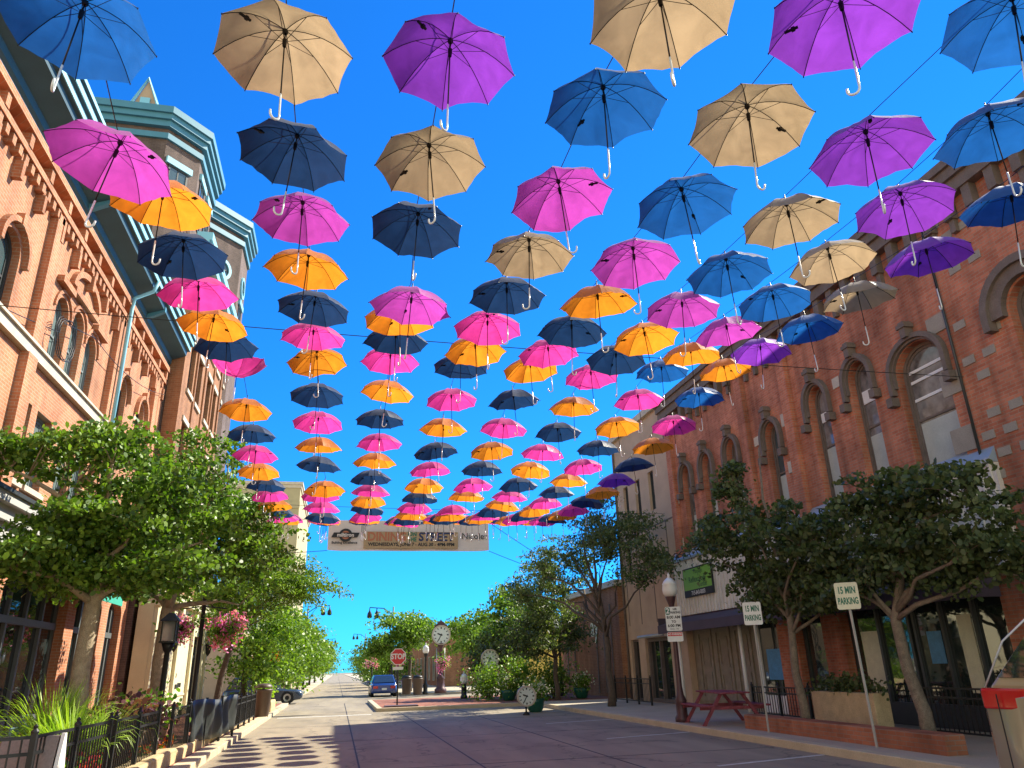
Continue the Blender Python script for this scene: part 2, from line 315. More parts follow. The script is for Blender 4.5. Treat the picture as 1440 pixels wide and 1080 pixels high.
def archband(u, vs, w, rise, t, drop=0, n=14):
    a = [(u + (w / 2 + t) * math.cos(PI * i / n), vs + (rise + t) * math.sin(PI * i / n)) for i in range(n + 1)]
    b = [(u + w / 2 * math.cos(PI * i / n), vs + rise * math.sin(PI * i / n)) for i in range(n + 1)]
    if drop: a = [(u + w / 2 + t, vs - drop)] + a + [(u - w / 2 - t, vs - drop)]; b = [(u + w / 2, vs - drop)] + b + [(u - w / 2, vs - drop)]
    return a + b[::-1]
def wall(face, parent, u0, u1, v0, v1, th, cuts, mat, name='wall'):
    mb = MB(); face.box(mb, u0, u1, v0, v1, -th, 0); w = mb.build(name, mat, parent)
    if cuts:
        cb = MB()
        for p in cuts: face.poly(cb, p, -th - .1, .1)
        co = cb.build('cutter', mat, parent)
        bo = w.modifiers.new('b', 'BOOLEAN'); bo.operation = 'DIFFERENCE'; bo.solver = 'EXACT'; bo.object = co
        dg = bpy.context.evaluated_depsgraph_get(); me = bpy.data.meshes.new_from_object(w.evaluated_get(dg)); w.modifiers.clear()
        old = w.data; w.data = me; me.name = name; bpy.data.meshes.remove(old); bpy.data.objects.remove(co)
    return w
def window(face, parent, cuts, u, v0, w, h, rise=0, fm=None, gm=None, t=.07, rec=.16, mid=True, mull=0, sill=None, sillm=None, head=None, headm=None, panes=None, bars=()):
    """frame (the part) with pane, sill and hood as sub-parts"""
    O = outl(u, v0, w, h, rise); I = outl(u, v0 + t, w - 2 * t, h - 2 * t, max(rise - t * .9, .02) if rise else 0)
    cuts.append(O); mb = MB(); face.ring(mb, O, I, -rec - .09, -rec)
    O2 = outl(u, v0 + t * .999, w - 2 * t * 1.0, h - 2 * t, max(rise - t * .9, .02) if rise else 0); I2 = outl(u, v0 + t * 1.7, w - 3.6 * t, h - 3.5 * t, max(rise - t * 1.6, .02) if rise else 0)
    face.ring(mb, O2, I2, -rec - .085, -rec - .04)
    if mid: face.box(mb, u - w / 2 + t * 1.7, u + w / 2 - t * 1.7, v0 + h * .48, v0 + h * .48 + .055, -rec - .08, -rec - .03)
    for k in range(mull):
        x = u - w / 2 + w * (k + 1) / (mull + 1); face.box(mb, x - .03, x + .03, v0 + t * 1.7, v0 + h - rise - t, -rec - .08, -rec - .025)
    for b in bars: face.box(mb, u - w / 2 + t, u + w / 2 - t, b - .03, b + .03, -rec - .082, -rec - .02)
    fr = mb.build('window', fm, parent)
    pb = MB(); face.poly(pb, I, -rec - .075, -rec - .06)
    pb.build('pane', gm, fr)
    if sill:
        sb = MB(); face.box(sb, u - w / 2 - .1, u + w / 2 + .1, v0 - sill, v0, -.1, .09); sb.build('sill', sillm, fr)
    if head:
        hb = MB(); head(hb, face, u, v0, w, h, rise); hb.build('hood_mould', headm, fr)
    return fr

# ------------------------------------------------------------------ ground
struct(MB().box(-500, 500, -60, 1500, -.6, -.01).build('ground', M('far_ground', (.22, .19, .14), .95)))
struct(MB().add([(-2.6, -6, 0), (9, -6, 0), (9, 600, 0), (-2.6, 600, 0)], [(0, 1, 2, 3)]).build('road', m_asph))
struct(MB().add([(-80, 47.6, .004), (80, 47.6, .004), (80, 57.4, .004), (-80, 57.4, .004)], [(0, 1, 2, 3)]).build('cross_street', m_asph))
def slab(name, x0, x1, y0, y1, z, mat): return struct(MB().box(x0, x1, y0, y1, -.05, z).build(name, mat, bevel=.015))
slab('pavement', -7.4, -2.95, -6, 47.4, .145, m_brickP); slab('kerb', -2.95, -2.6, -6, 47.4, .15, m_kerb)
slab('pavement', 9.25, 13.4, -6, 36.4, .145, m_conc); slab('kerb', 9, 9.25, -6, 36.4, .15, m_kerb)
slab('pavement', 2.05, 30, 36.65, 47.4, .145, m_brickP); slab('kerb', 1.8, 30, 36.4, 36.65, .15, m_kerb); slab('kerb', 1.8, 2.05, 36.65, 47.4, .15, m_kerb)
slab('pavement', 4.85, 30, 57.6, 600, .145, m_conc); slab('kerb', 4.6, 4.85, 57.6, 600, .15, m_kerb)
slab('pavement', -40, -2.95, 57.6, 600, .145, m_conc); slab('kerb', -2.95, -2.6, 57.6, 600, .15, m_kerb)
jb = MB()
for x in (.5, 2.72, 5.3): jb.box(x - .018, x + .018, -4, 36.3 if x > 2 else 400, -.01, .003)
for y in (9, 15.5, 22, 28.5, 35): jb.box(-2.5, 8.9, y - .015, y + .015, -.01, .0025)
struct(jb.build('road_joint', M('tar_joint', (.02, .018, .016), .7)))
pb = MB()
for y in (13.2, 19.0, 24.8, 30.6): pb.prism([(6.5, y, .004), (8.95, y + .6, .004), (8.95, y + .71, .004), (6.5, y + .11, .004)], (0, 0, .002))
pb.box(-2.3, 1.5, 34.4, 34.8, .001, .006)
struct(pb.build('parking_marking', M('worn_white_marking', (.55, .53, .48), .8, var=.3, scale=6)))
# raised sandstone edging round the cafe terrace
eb = MB(); y = 12.0; k = 0
while y < 31.5:
    x1 = -2.98; L = .95 + .25 * random.random(); h = .36 + .05 * random.random()
    eb.box(x1 - .42 + .03 * random.random(), x1 - .02 * random.random(), y, y + L - .015, .1, h); y += L
struct(eb.build('terrace_kerb', m_stone, bevel=.04))

# ------------------------------------------------------------------ left brick building
FL = Face((-7, 0), (0, 1), (1, 0))
bl = thing('brick_building', 'orange brick building on the left with teal cornice and arched upper windows', 'building', (-7, 20, 0))
cuts = []
def hoodL(mb, f, u, v0, w, h, r):
    f.poly(mb, archband(u, v0 + h - r, w + .26, r + .13, .12, .12), 0, .13)
    f.box(mb, u - .07, u + .07, v0 + h + .1, v0 + h + .38, 0, .16)
for u in (13.3, 15.15, 23.85, 26.15): window(FL, bl, cuts, u, 8.62, .95, 1.85, .45, m_dkframe, m_glassL if u < 16 else m_glassC, sill=None, head=hoodL, headm=m_brickL)
def hoodT(mb, f, u, v0, w, h, r): f.poly(mb, archband(u, v0 + h - r, w + .2, r + .1, .09, 0), 0, .05)
for u, h in ((18.3, 1.85), (19.45, 2.0), (20.6, 1.85)): window(FL, bl, cuts, u, 8.62, .85, h, .42, m_grframe, m_glassC, head=hoodT, headm=m_brickL)
for u in (12.6, 17.25, 18.55, 20.25, 21.4, 23.9, 26.2): window(FL, bl, cuts, u, 5.75, .95, 1.75, 0, m_grframe, m_glassC, sill=.12, sillm=m_lime, mull=1 if u in (17.25, 20.25) else 0)
ground_cuts = []
for u0, u1 in ((11.5, 14.3), (14.8, 17.6), (18.2, 22.4), (23.1, 25.4), (26.1, 27.6)): ground_cuts.append(outl((u0 + u1) / 2, .6, u1 - u0, 3.45, .45))
wall(FL, bl, 4, 28.28, .1, 14.2, .5, cuts + ground_cuts, m_brickL)
mb = MB(); mb.box(-22, -7.52, 4, 28.2, 0, 14.1); mb.build('roof_block', m_roof, bl)
for u0, u1 in ((11.5, 14.3), (14.8, 17.6), (18.2, 22.4), (23.1, 25.4), (26.1, 27.6)):
    u = (u0 + u1) / 2; w = u1 - u0; mb = MB(); O = outl(u, .6, w, 3.45, .45); I = outl(u, .7, w - .2, 3.25, .38)
    FL.ring(mb, O, I, -.34, -.22)
    FL.box(mb, u0 + .08, u1 - .08, 2.92, 3.08, -.33, -.18)
    for k in range(1, 4): x = u0 + w * k / 4; FL.box(mb, x - .05, x + .05, .65, 4.0 - .4 * abs(k - 2) ** 2 * .5, -.325, -.2)
    FL.box(mb, u0 + .08, u1 - .08, .6, .95, -.33, -.2)
    sf = mb.build('shop_window', m_shopframe, bl); pb = MB(); FL.poly(pb, I, -.3, -.28); pb.build('pane', m_glassD, sf)
mb = MB(); FL.box(mb, 4, 28.28, 8.36, 8.6, .002, .14); FL.box(mb, 4, 28.28, 8.6, 8.66, .002, .2); mb.build('belt_course', m_lime, bl)
for u in (11.2, 16.6, 22.15, 27.0): 
    mb = MB(); FL.box(mb, u, u + .5, 4.9, 8.36, .002, .17); FL.box(mb, u, u + .5, 8.66, 11.9, .002, .17); mb.build('pilaster', m_brickL, bl)
mb = MB(); FL.box(mb, 27.75, 28.27, 4.9, 12.3, .002, .12); mb.build('pilaster', m_brickL, bl)
# eyebrow arch over the triple window
mb = MB(); FL.poly(mb, archband(19.45, 10.95, 1.9, .55, .16, 0), .002, .12); FL.box(mb, 17.6, 18.5, 10.62, 10.78, .002, .16); FL.box(mb, 20.4, 21.35, 10.62, 10.78, .002, .16); FL.box(mb, 18.5, 20.4, 10.8, 10.95, .002, .14)
mb.build('eyebrow_arch', m_brickL, bl)
# corbel table: projecting band, dentils and long drops
mb = MB(); FL.box(mb, 4, 28.27, 11.95, 12.1, .002, .2); FL.box(mb, 4, 28.27, 12.42, 12.6, .002, .26)
y = 4.3
while y < 28.0: FL.box(mb, y, y + .15, 11.72, 11.94, .002, .17); y += .33
y = 4.6
while y < 28.0:
    FL.box(mb, y, y + .17, 12.1, 12.42, .002, .22); FL.box(mb, y + .02, y + .15, 11.3, 11.95, .002, .13); FL.box(mb, y + .02, y + .15, 11.3, 11.72, .13, .19); y += 1.23
mb.build('corbel_table', m_brickL, bl)
# sheet-metal cornice
prof = [(.0, 12.62), (.14, 12.62), (.16, 12.78), (.24, 12.82), (.26, 13.0), (.74, 13.18), (.76, 13.34), (.84, 13.36), (.86, 13.55), (.93, 13.58), (.95, 13.78), (1.02, 13.8), (1.02, 13.92), (0, 14.4)]
mb = MB(); mb.loft([[FL.P(u, v, d) for d, v in prof] for u in (4, 28.25)]); cor = mb.build('cornice', m_teald, bl)
mb = MB()
for d0, v0, v1 in ((.845, 13.37, 13.54), (.935, 13.59, 13.77), (1.004, 13.805, 13.915)): FL.box(mb, 4, 28.3, v0, v1, d0 - .03, d0 + .022)
FL.box(mb, 4, 28.3, 12.63, 12.77, .12, .165); mb.build('fascia_strip', m_tealtrim, cor)
y = 5.2
while y < 28.2:
    mb = MB(); mb.loft([[FL.P(y + e, v, d) for d, v in ((.2, 12.85), (.34, 12.88), (.78, 13.12), (.78, 13.3), (.2, 13.3))] for e in (0, .16)]); mb.build('bracket', m_teal, cor); y += 6.35
mb = MB(); mb.tube([FL.P(22.6, 13.35, .9), FL.P(22.6, 13.0, .78), FL.P(22.55, 12.7, .3), FL.P(22.5, 12.3, .28), FL.P(22.5, 4.9, .26)], .06); mb.build('downpipe', m_tealtrim, bl, True)
# shopfront fascia, awning
mb = MB(); FL.box(mb, 4, 28.2, 4.35, 4.75, .002, .2); FL.box(mb, 4, 28.2, 4.75, 5.02, .002, .34); FL.box(mb, 4, 28.2, 5.02, 5.2, .002, .5); mb.build('shop_fascia', m_greyband, bl)
mb = MB(); FL.box(mb, 4, 28.2, 5.2, 5.28, .002, .56); mb.build('fascia_flashing', m_dkframe, bl)
mb = MB(); mb.loft([[FL.P(u, v, d) for d, v in ((.02, 4.3), (.75, 3.95), (.75, 3.68), (.72, 3.68), (.72, 3.9), (.02, 4.24))] for u in (19.0, 24.6)]); mb.build('awning', m_greenawn, bl)
# cable with a spare loop along the facade
mb = MB(); pts = [FL.P(8, 6.6, .12)]
pts += [FL.P(8 + 10 * t / 10, 6.9 + 2.45 * t / 10 + .35 * (t / 10 - .5) ** 2, .14) for t in range(1, 11)]
for k in range(41):
    a = k * 2 * PI / 13; pts.append(FL.P(18.1 + .55 * math.cos(a + 2) + .004 * k, 9.35 + .5 * math.sin(a + 2) + .04 * math.sin(k * .9), .2 + .0015 * k))
pts += [FL.P(19 + k, 9.9 + k * .12 + (k - 4) ** 2 * .02, .25) for k in range(1, 10)]
tag(mb.__class__.build(mb.tube(pts, .011, 5) or mb, 'wall_cable', m_iron, None, True), 'black cable with a coiled loop slung across the orange brick facade', 'cable')

# ------------------------------------------------------------------ tall brown building behind it (left)
FB = Face((-6.3, 0), (0, 1), (1, 0))
b2 = thing('apartment_building', 'tall brown brick building with octagonal towers, teal cornices and a cream stone base', 'building', (-6.3, 34, 0))
cuts = []
def lint(mb, f, u, v0, w, h, r): f.box(mb, u - w / 2 - .12, u + w / 2 + .12, v0 + h, v0 + h + .2, .002, .06); f.box(mb, u - w / 2 - .12, u + w / 2 + .12, v0 - .16, v0, .002, .08)
for z in (5.6, 8.9, 12.2, 15.2):
    for u in (29.7, 31.3, 33.5, 35.1, 37.2, 38.7): window(FB, b2, cuts, u, z, .95, 2.0, 0, m_dkframe, m_glassC, head=lint, headm=m_lime, mid=True)
wall(FB, b2, 28.32, 39.8, 4.6, 18.2, .5, cuts, m_brickM)
mb = MB()
for u in (30.5, 32.4, 34.3, 36.15, 37.95): FB.box(mb, u - .08, u + .08, 4.6, 18.2, .002, .07)
mb.build('vertical_rib', m_brickM, b2)
mb = MB(); mb.box(-20, -6.82, 28.32, 39.8, 0, 18.2); mb.build('wall', m_brickD, b2)
mb = MB(); FB.box(mb, 28.3, 39.9, 18.0, 18.4, -.2, .3); FB.box(mb, 28.3, 39.9, 18.4, 18.75, -.2, .42); mb.build('cornice', m_tealtrim, b2)
# octagonal towers
def tower(pts, z0, z1, corn):
    mb = MB(); mb.prism([(x, y, z0) for x, y in pts], (0, 0, z1 - z0)); t = mb.build('tower', m_brickD, b2)
    cx = sum(p[0] for p in pts) / len(pts); cy = sum(p[1] for p in pts) / len(pts)
    def off(k):
        n = len(pts); out = []
        for i in range(n):
            a, b, c = (Vector(pts[(i + j) % n]) for j in (-1, 0, 1)); e1 = (b - a).normalized(); e2 = (c - b).normalized()
            n1 = Vector((e1.y, -e1.x)); n2 = Vector((e2.y, -e2.x)); m = (n1 + n2).normalized(); q = b + m * (k / max(m.dot(n1), .3)); out.append((q.x, q.y))
        return out
    cb = MB()
    for k, a, b in ((.12, z1 - 1.0, z1 - .72), (.22, z1 - .45, z1 - .15), (.34, z1 - .15, z1 + .12), (.44, z1 + .12, z1 + .45)): cb.prism([(x, y, a) for x, y in off(k)], (0, 0, b - a))
    cb.build('cornice', m_teal, t)
    return t
def fwin(par, p0, p1, s, z, w, h, rnd=False):
    a, b = Vector(p0), Vector(p1); d = (b - a).normalized(); f = Face(p0, (d.x, d.y), (d.y, -d.x)); L = (b - a).length; u = L * s
    mb = MB(); n = 24
    if rnd:
        O = [(u + w / 2 * math.cos(2 * PI * i / n), z + w / 2 * math.sin(2 * PI * i / n)) for i in range(n)]; I = [(u + (x - u) * .74, z + (y - z) * .74) for x, y in O]
        f.ring(mb, O, I, -.05, .1); fr = mb.build('round_window', m_tealtrim, par); pb = MB(); f.poly(pb, I, -.02, .02); pb.build('pane', m_glassL, fr); mb = MB(); f.box(mb, u - .025, u + .025, z - w * .37, z + w * .37, .02, .045); f.box(mb, u - w * .37, u + w * .37, z - .025, z + .025, .02, .044); mb.build('glazing_bar', m_dkframe, fr)
    else:
        f.ring(mb, outl(u, z, w, h), outl(u, z + .08, w - .16, h - .16), -.05, .05); f.box(mb, u - w / 2 + .07, u + w / 2 - .07, z + h * .5, z + h * .5 + .06, .0, .045); f.box(mb, u - .025, u + .025, z + .07, z + h - .07, 0, .04)
        fr = mb.build('window', m_dkframe, par); pb = MB(); f.poly(pb, outl(u, z + .08, w - .16, h - .16), -.02, .02); pb.build('pane', m_glassL, fr)
        hb = MB(); f.box(hb, u - w / 2 - .15, u + w / 2 + .15, z + h, z + h + .3, .0, .12); hb.build('lintel', m_tealtrim, fr)
TA = [(-13, 28.6), (-8.3, 28.6), (-7.15, 29.85), (-7.15, 33.4), (-8.3, 34.6), (-13, 34.6)]
ta = tower(TA, 18.25, 24.3, m_teal); fwin(ta, TA[1], TA[2], .42, 20.3, .95, 1.9)
for s in (.25, .72): fwin(ta, TA[2], TA[3], s, 20.3, 1.0, 2.2)
TB = [(-12, 35.3), (-7.75, 35.3), (-6.15, 37.1), (-6.15, 39.5), (-7.3, 40.6), (-12, 40.6)]
tb = tower(TB, 4.6, 24.3, m_teal); fwin(tb, TB[1], TB[2], .5, 21.4, 1.25, 1.25, True); fwin(tb, TB[2], TB[3], .5, 21.4, 1.2, 1.2, True); fwin(tb, TB[2], TB[3], .5, 18.9, .9, 1.3)
mb = MB(); mb.prism([(-12.6, 29.2, 24.75), (-8.6, 29.2, 24.75), (-8.9, 31.5, 27.3), (-12.3, 31.5, 27.3)], (0, 3.5, 0)); mb.build('roof', m_brickD, b2)
mb = MB(); mb.loft([[(-10.4, 29.3, 24.8), (-8.9, 29.3, 24.8), (-9.65, 29.3, 26.9)], [(-10.4, 31.5, 24.8), (-8.9, 31.5, 24.8), (-9.65, 31.5, 26.9)]]); dm = mb.build('dormer', m_tan, b2)
mb = MB(); mb.tube([(-8.8, 29.25, 24.75), (-9.65, 29.25, 27.0), (-10.5, 29.25, 24.75)], .09, 4); mb.box(-9.85, -9.45, 29.2, 29.28, 25.1, 25.9); mb.build('dormer_trim', m_tealtrim, dm)
# cream stone base with bays
FC = Face((-6.18, 0), (0, 1), (1, 0)); cuts = []
bays = [(29.0, 30.4, .3), (36.3, 38.2, .15)]
for u0, u1, z in bays: cuts.append(outl((u0 + u1) / 2, z, u1 - u0, 3.2))
wall(FC, b2, 28.33, 39.8, 0, 4.58, .5, cuts, m_cream, 'stone_base')
for u0, u1, z in bays:
    u = (u0 + u1) / 2; mb = MB(); FC.ring(mb, outl(u, z, u1 - u0, 3.2), outl(u, z + .1, u1 - u0 - .2, 3.0), -.3, -.15); FC.box(mb, u0 + .1, u1 - .1, 2.5, 2.6, -.3, -.17)
    d = mb.build('shop_door', m_dkframe, b2); pb = MB(); FC.poly(pb, outl(u, z + .1, u1 - u0 - .2, 3.0), -.26, -.24); pb.build('pane', m_glassD, d)
mb = MB()
for u in (28.5, 30.7, 32.6, 35.7, 38.5, 39.5): FC.box(mb, u - .14, u + .14, .4, 4.0, .002, .13); FC.box(mb, u - .2, u + .2, 0, .4, .002, .2); FC.box(mb, u - .2, u + .2, 4.0, 4.2, .002, .2)
FC.box(mb, 28.3, 39.9, 4.3, 4.62, .002, .25); FC.box(mb, 30.9, 35.5, 1.0, 1.08, .002, .04)
mb.build('stone_pilaster', m_cream, b2)
for u, z in ((32.9, 1.75), (33.2, 1.35), (33.5, 1.35), (34.0, 1.4)): mb = MB(); mb.disc(FC.P(u, z, 0), .09, 'x', .12, 10); mb.build('pipe_fitting', m_dkframe, b2)
for u in (30.7, 38.5): mb = MB(); mb.lathe([(.02, -.2), (.11, -.05), (.14, .25), (.17, .28), (.06, .42)], FC.P(u, 2.75, .33), 8); mb.tube([FC.P(u, 3.2, .1), FC.P(u, 3.25, .33), FC.P(u, 3.12, .33)], .018, 5); mb.build('wall_lantern', m_iron, b2, True)

# ------------------------------------------------------------------ farther buildings on the left
def blockbuilding(name, label, x0, x1, y0, y1, h, mat, rows, cols, fx, trim, wmat=None, cap=None):
    t = thing(name, label, 'building', ((x0 + x1) / 2, y0, 0)); MB().box(x0, x1, y0, y1, 0, h).build('wall', mat, t)
    mb = MB(); mb.box(x0 - .3, x1 + .3, y0 - .3, y1 + .3, h, h + .35); mb.box(x0 - .15, x1 + .15, y0 - .15, y1 + .15, h - .4, h - .01)
    mb.build('parapet', cap or trim, t)
    f = Face((x1, 0), (0, 1), (1, 0)) if fx > 0 else Face((x0, 0), (0, 1), (-1, 0))
    for z, hh in rows:
        for k in range(cols):
            u = y0 + (y1 - y0) * (k + .5) / cols; mb = MB(); w = min(1.4, (y1 - y0) / cols * .55); f.ring(mb, outl(u, z, w, hh), outl(u, z + .1, w - .2, hh - .2), .003, .09)
            o = mb.build('window', trim, t); pb = MB(); f.poly(pb, outl(u, z + .1, w - .2, hh - .2), .002, .03); pb.build('pane', wmat or m_glassC, o)
    return t
bb = blockbuilding('office_building', 'tall plain beige stone building rising behind the left row of trees', -14.2, -5.75, 97, 125, 24.2, m_beige, [(3, 2), (7, 2), (11, 2), (15, 2), (19, 2)], 7, -1, m_lime)
mb = MB(); 
for x in (-13, -11.4, -9.8, -8.2): mb.box(x, x + .3, 96.9, 97, 10, 21)
mb.box(-14.3, -5.7, 96.85, 97, 21.2, 22); mb.build('pier', m_beige, bb)
blockbuilding('shop_building', 'low tan shop building beyond the side street, left of the trees', -18, -6.8, 58, 76, 7.5, m_tan, [(1, 2.2), (4.6, 1.7)], 6, 1, m_lime)
blockbuilding('brick_shop', 'low orange brick shop half hidden by the far left trees', -18, -6.8, 76.5, 96, 8.5, m_brickM, [(1, 2.2), (5, 1.7)], 6, 1, m_lime)
blockbuilding('distant_building', 'distant brick block behind the trees beyond the stop sign', 9.8, 26, 76, 135, 5.2, m_brickM, [(.6, 2.4)], 14, -1, m_lime, m_glassD)

# ------------------------------------------------------------------ right red brick building
FR = Face((13, 0), (0, 1), (-1, 0))
br = thing('red_brick_building', 'red brick building on the right with tall gothic windows above a ribbed metal band', 'building', (13, 20, 0))
cuts = []
def hoodR(mb, f, u, v0, w, h, r):
    f.poly(mb, archband(u, v0 + h - r, w + .14, r + .08, .12, .45), .003, .15); f.poly(mb, archband(u, v0 + h - r, w + .02, r + .02, .07, .3), .003, .08)
    f.box(mb, u - .09, u + .09, v0 + h + .12, v0 + h + .52, .003, .24); f.box(mb, u - .14, u + .14, v0 + h + .36, v0 + h + .46, .003, .27)
    for s in (-1, 1): f.box(mb, u + s * (w / 2 + .17) - .1, u + s * (w / 2 + .17) + .1, v0 + h - r - .72, v0 + h - r - .5, .003, .22)
gw = [(17.65, .82, 3.4), (15.8, .85, 3.4), (20.15, .8, 3.1), (22.7, .8, 3.3), (24.6, .8, 3.3), (26.35, .8, 3.3)]
for u, w, h in gw:
    fr = window(FR, br, cuts, u, 5.6, w, h, .5, m_hood, m_glassL if u in (20.15,) else m_glassR, t=.07, rec=.2, head=hoodR, headm=m_hood, sill=.14, sillm=m_lime)
    bb2 = MB(); FR.box(bb2, u - w / 2 + .12, u + w / 2 - .12, 5.74, 7.1 + .1 * math.sin(u * 9), -.258, -.24); bb2.build('blind', m_blind, fr)
    if u not in (20.15, 22.7): bb2 = MB(); FR.box(bb2, u - w / 2 + .13, u + w / 2 - .13, 7.95 + .1 * math.sin(u * 5), 8.25, -.258, -.238); bb2.build('blind', m_white, fr)
fr = window(FR, br, cuts, 13.75, 5.2, 1.5, 3.45, .6, m_hood, m_glassR, t=.08, rec=.2, head=hoodR, headm=m_hood, sill=.16, sillm=m_lime)
for z in (8.05, 7.8, 7.35): bb2 = MB(); FR.box(bb2, 13.15, 14.35, z, z + .07, -.255, -.235); bb2.build('blind', m_white, fr)
bb2 = MB(); FR.box(bb2, 13.16, 14.34, 5.36, 6.8, -.258, -.24); bb2.build('blind', m_blind, fr)
def hoodB(mb, f, u, v0, w, h, r): f.poly(mb, archband(u, v0 + h - r, w + .7, r + .3, .17, .3), .003, .22); f.poly(mb, archband(u, v0 + h - r, w + .1, r + .05, .32, .1), .003, .14)
window(FR, br, cuts, 10.6, 5.4, 1.0, 3.3, .5, m_hood, m_glassL, t=.09, rec=.2, head=hoodB, headm=m_hood, sill=.16, sillm=m_lime, bars=(7.3,))
window(FR, br, cuts, 8.2, 5.4, 1.0, 3.3, .5, m_hood, m_glassL, t=.09, rec=.2, head=hoodB, headm=m_hood, sill=.16, sillm=m_lime, bars=(7.3,))
wall(FR, br, 4, 27.95, 3.3, 11.79, .5, cuts, m_brickR)
MB().box(13.52, 30, 4, 27.9, 0, 11.6).build('roof_block', m_roof, br)
for u in (18.75, 21.35, 27.3): mb = MB(); FR.box(mb, u, u + .42, 5.5, 11.0, .002, .16); mb.build('pilaster', m_brickR, br)
mb = MB()
for u, z, w, h in ((12.95, 8.55, .55, .42), (12.95, 7.05, .55, .5), (13.0, 5.75, .6, .55), (19.3, 8.35, .45, .4), (19.3, 6.9, .5, .35), (21.0, 8.2, .4, .3), (27.45, 7.6, .4, .35), (27.45, 5.9, .4, .35), (16.7, 8.6, .3, .3)): sb = MB(); FR.box(sb, u - w / 2, u + w / 2, z, z + h, .002, .03); sb.build('stone_block', m_bluestone if u < 16 else m_lime, br, bevel=.01)
z = 5.0; k = 0
while z < 11:
    for j in range(4):
        u = 12.35 - .55 * j - (.27 if k % 2 else 0)
        if random.random() < .5 and u > 11.5: sb = MB(); FR.box(sb, u - .16, u + .16, z, z + .18, .002, .02); sb.build('quoin', m_bluestone, br)
    z += .42; k += 1
mb = MB(); mb.tube([FR.P(12.62, 11.5, .06), FR.P(12.62, 5.5, .06)], .03, 8); mb.build('downpipe', m_dkframe, br, True)
mb = MB(); FR.box(mb, 4, 28, 11.25, 11.55, .002, .25); FR.box(mb, 4, 28, 11.55, 11.8, .002, .34); FR.box(mb, 4, 28.0, 11.8, 12.0, -.4, .42)
y = 4.2
while y < 27.8: FR.box(mb, y, y + .22, 10.75, 11.25, .002, .2); FR.box(mb, y + .04, y + .18, 10.45, 10.75, .002, .12); y += .62
mb.build('cornice', m_hood, br)
# ribbed metal band, flashing, plum awning
mb = MB(); FR.box(mb, 12.3, 28.2, 3.35, 5.35, -.1, .12)
y = 12.4
while y < 28.1: FR.box(mb, y, y + .05, 3.35, 5.35, .12, .155); y += .24
mb.build('metal_siding', m_siding, br)
mb = MB(); mb.loft([[FR.P(u, v, d) for d, v in ((-.05, 5.36), (.2, 5.36), (.2, 5.44), (-.05, 5.75))] for u in (12.3, 28.2)]); mb.build('flashing', m_flash, br)
mb = MB(); mb.loft([[FR.P(u, v, d) for d, v in ((.02, 3.34), (.95, 3.02), (.95, 2.72), (.9, 2.72), (.9, 2.98), (.02, 3.26))] for u in (13.0, 28.4)]); 
for u in (13.02, 28.35): FR.poly(mb, [(u, 3.3), (u + .03, 3.3), (u + .03, 2.75), (u, 2.75)], .03, .92)
mb.build('awning', m_awnP, br)
for u in (26.4, 27.0, 27.6, 25.8): mb = MB(); mb.tube([FR.P(u, 5.2, .12), FR.P(u, 5.55, .25), FR.P(u, 5.6, .55), FR.P(u, 5.4, .75)], .018, 5); mb.lathe([(.09, -.06), (.03, .05)], FR.P(u, 5.4, .75), 8); mb.build('sign_lamp', m_iron, br)
# shopfront behind the pavement
FS = Face((13.3, 0), (0, 1), (-1, 0))
for u0, u1 in ((20.7, 21.7), (18.5, 19.4), (12.2, 13.2)): mb = MB(); FS.box(mb, u0, u1, .1, 3.3, -.3, .2); mb.build('brick_pier', m_brickR, br)
def shopbay(u0, u1, n, name='shop_window', fm=m_dkframe, gm=m_glassD, z0=.65):
    mb = MB(); u = (u0 + u1) / 2; w = u1 - u0; FS.ring(mb, outl(u, .15, w, 3.1), outl(u, z0, w - .16, 2.3), -.12, 0)
    for k in range(1, n): FS.box(mb, u0 + w * k / n - .04, u0 + w * k / n + .04, z0, 2.95, -.1, .02)
    o = mb.build(name, fm, br); pb = MB(); FS.poly(pb, outl(u, z0, w - .16, 2.3), -.08, -.06); pb.build('pane', gm, o); return o
o = shopbay(21.75, 23.3, 1, fm=m_white)
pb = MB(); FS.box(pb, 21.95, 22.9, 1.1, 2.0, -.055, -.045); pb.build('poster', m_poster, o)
shopbay(19.45, 20.65, 1, 'door'); o = shopbay(16.2, 18.45, 2); pb = MB(); FS.box(pb, 17.45, 18.1, 1.0, 2.3, -.055, -.045); pb.build('window_display', m_signcr, o)  # cream panel paints a pale reflection into the glass
o = shopbay(13.25, 16.1, 3); pb = MB(); FS.box(pb, 14.35, 14.75, .9, 2.5, -.055, -.045); pb.build('window_display', m_signcr, o); pb = MB(); FS.box(pb, 15.3, 15.75, 1.5, 2.2, -.055, -.045); pb.build('window_display', m_poster, o)  # cream panel is a painted reflection, the blue one a poster
mb = MB(); FS.box(mb, 23.4, 28.0, .1, 3.3, -.2, 0)
for u in (23.6, 25.0, 26.4): 
    FS.ring(mb, outl(u + .62, .35, 1.15, 2.45), outl(u + .62, .5, .85, 2.15), .0, .05); FS.ring(mb, outl(u + .62, .62, .65, .7), outl(u + .62, .7, .49, .54), .0, .03); FS.ring(mb, outl(u + .62, 1.5, .65, 1.0), outl(u + .62, 1.58, .49, .84), .0, .03)
mb.build('panelled_front', m_wood, br)
for u in (23.35, 28.1): mb = MB(); mb.tube([(12.75, u, .15), (12.75, u, 3.0)], .06, 10); mb.build('column', m_white, br, True)
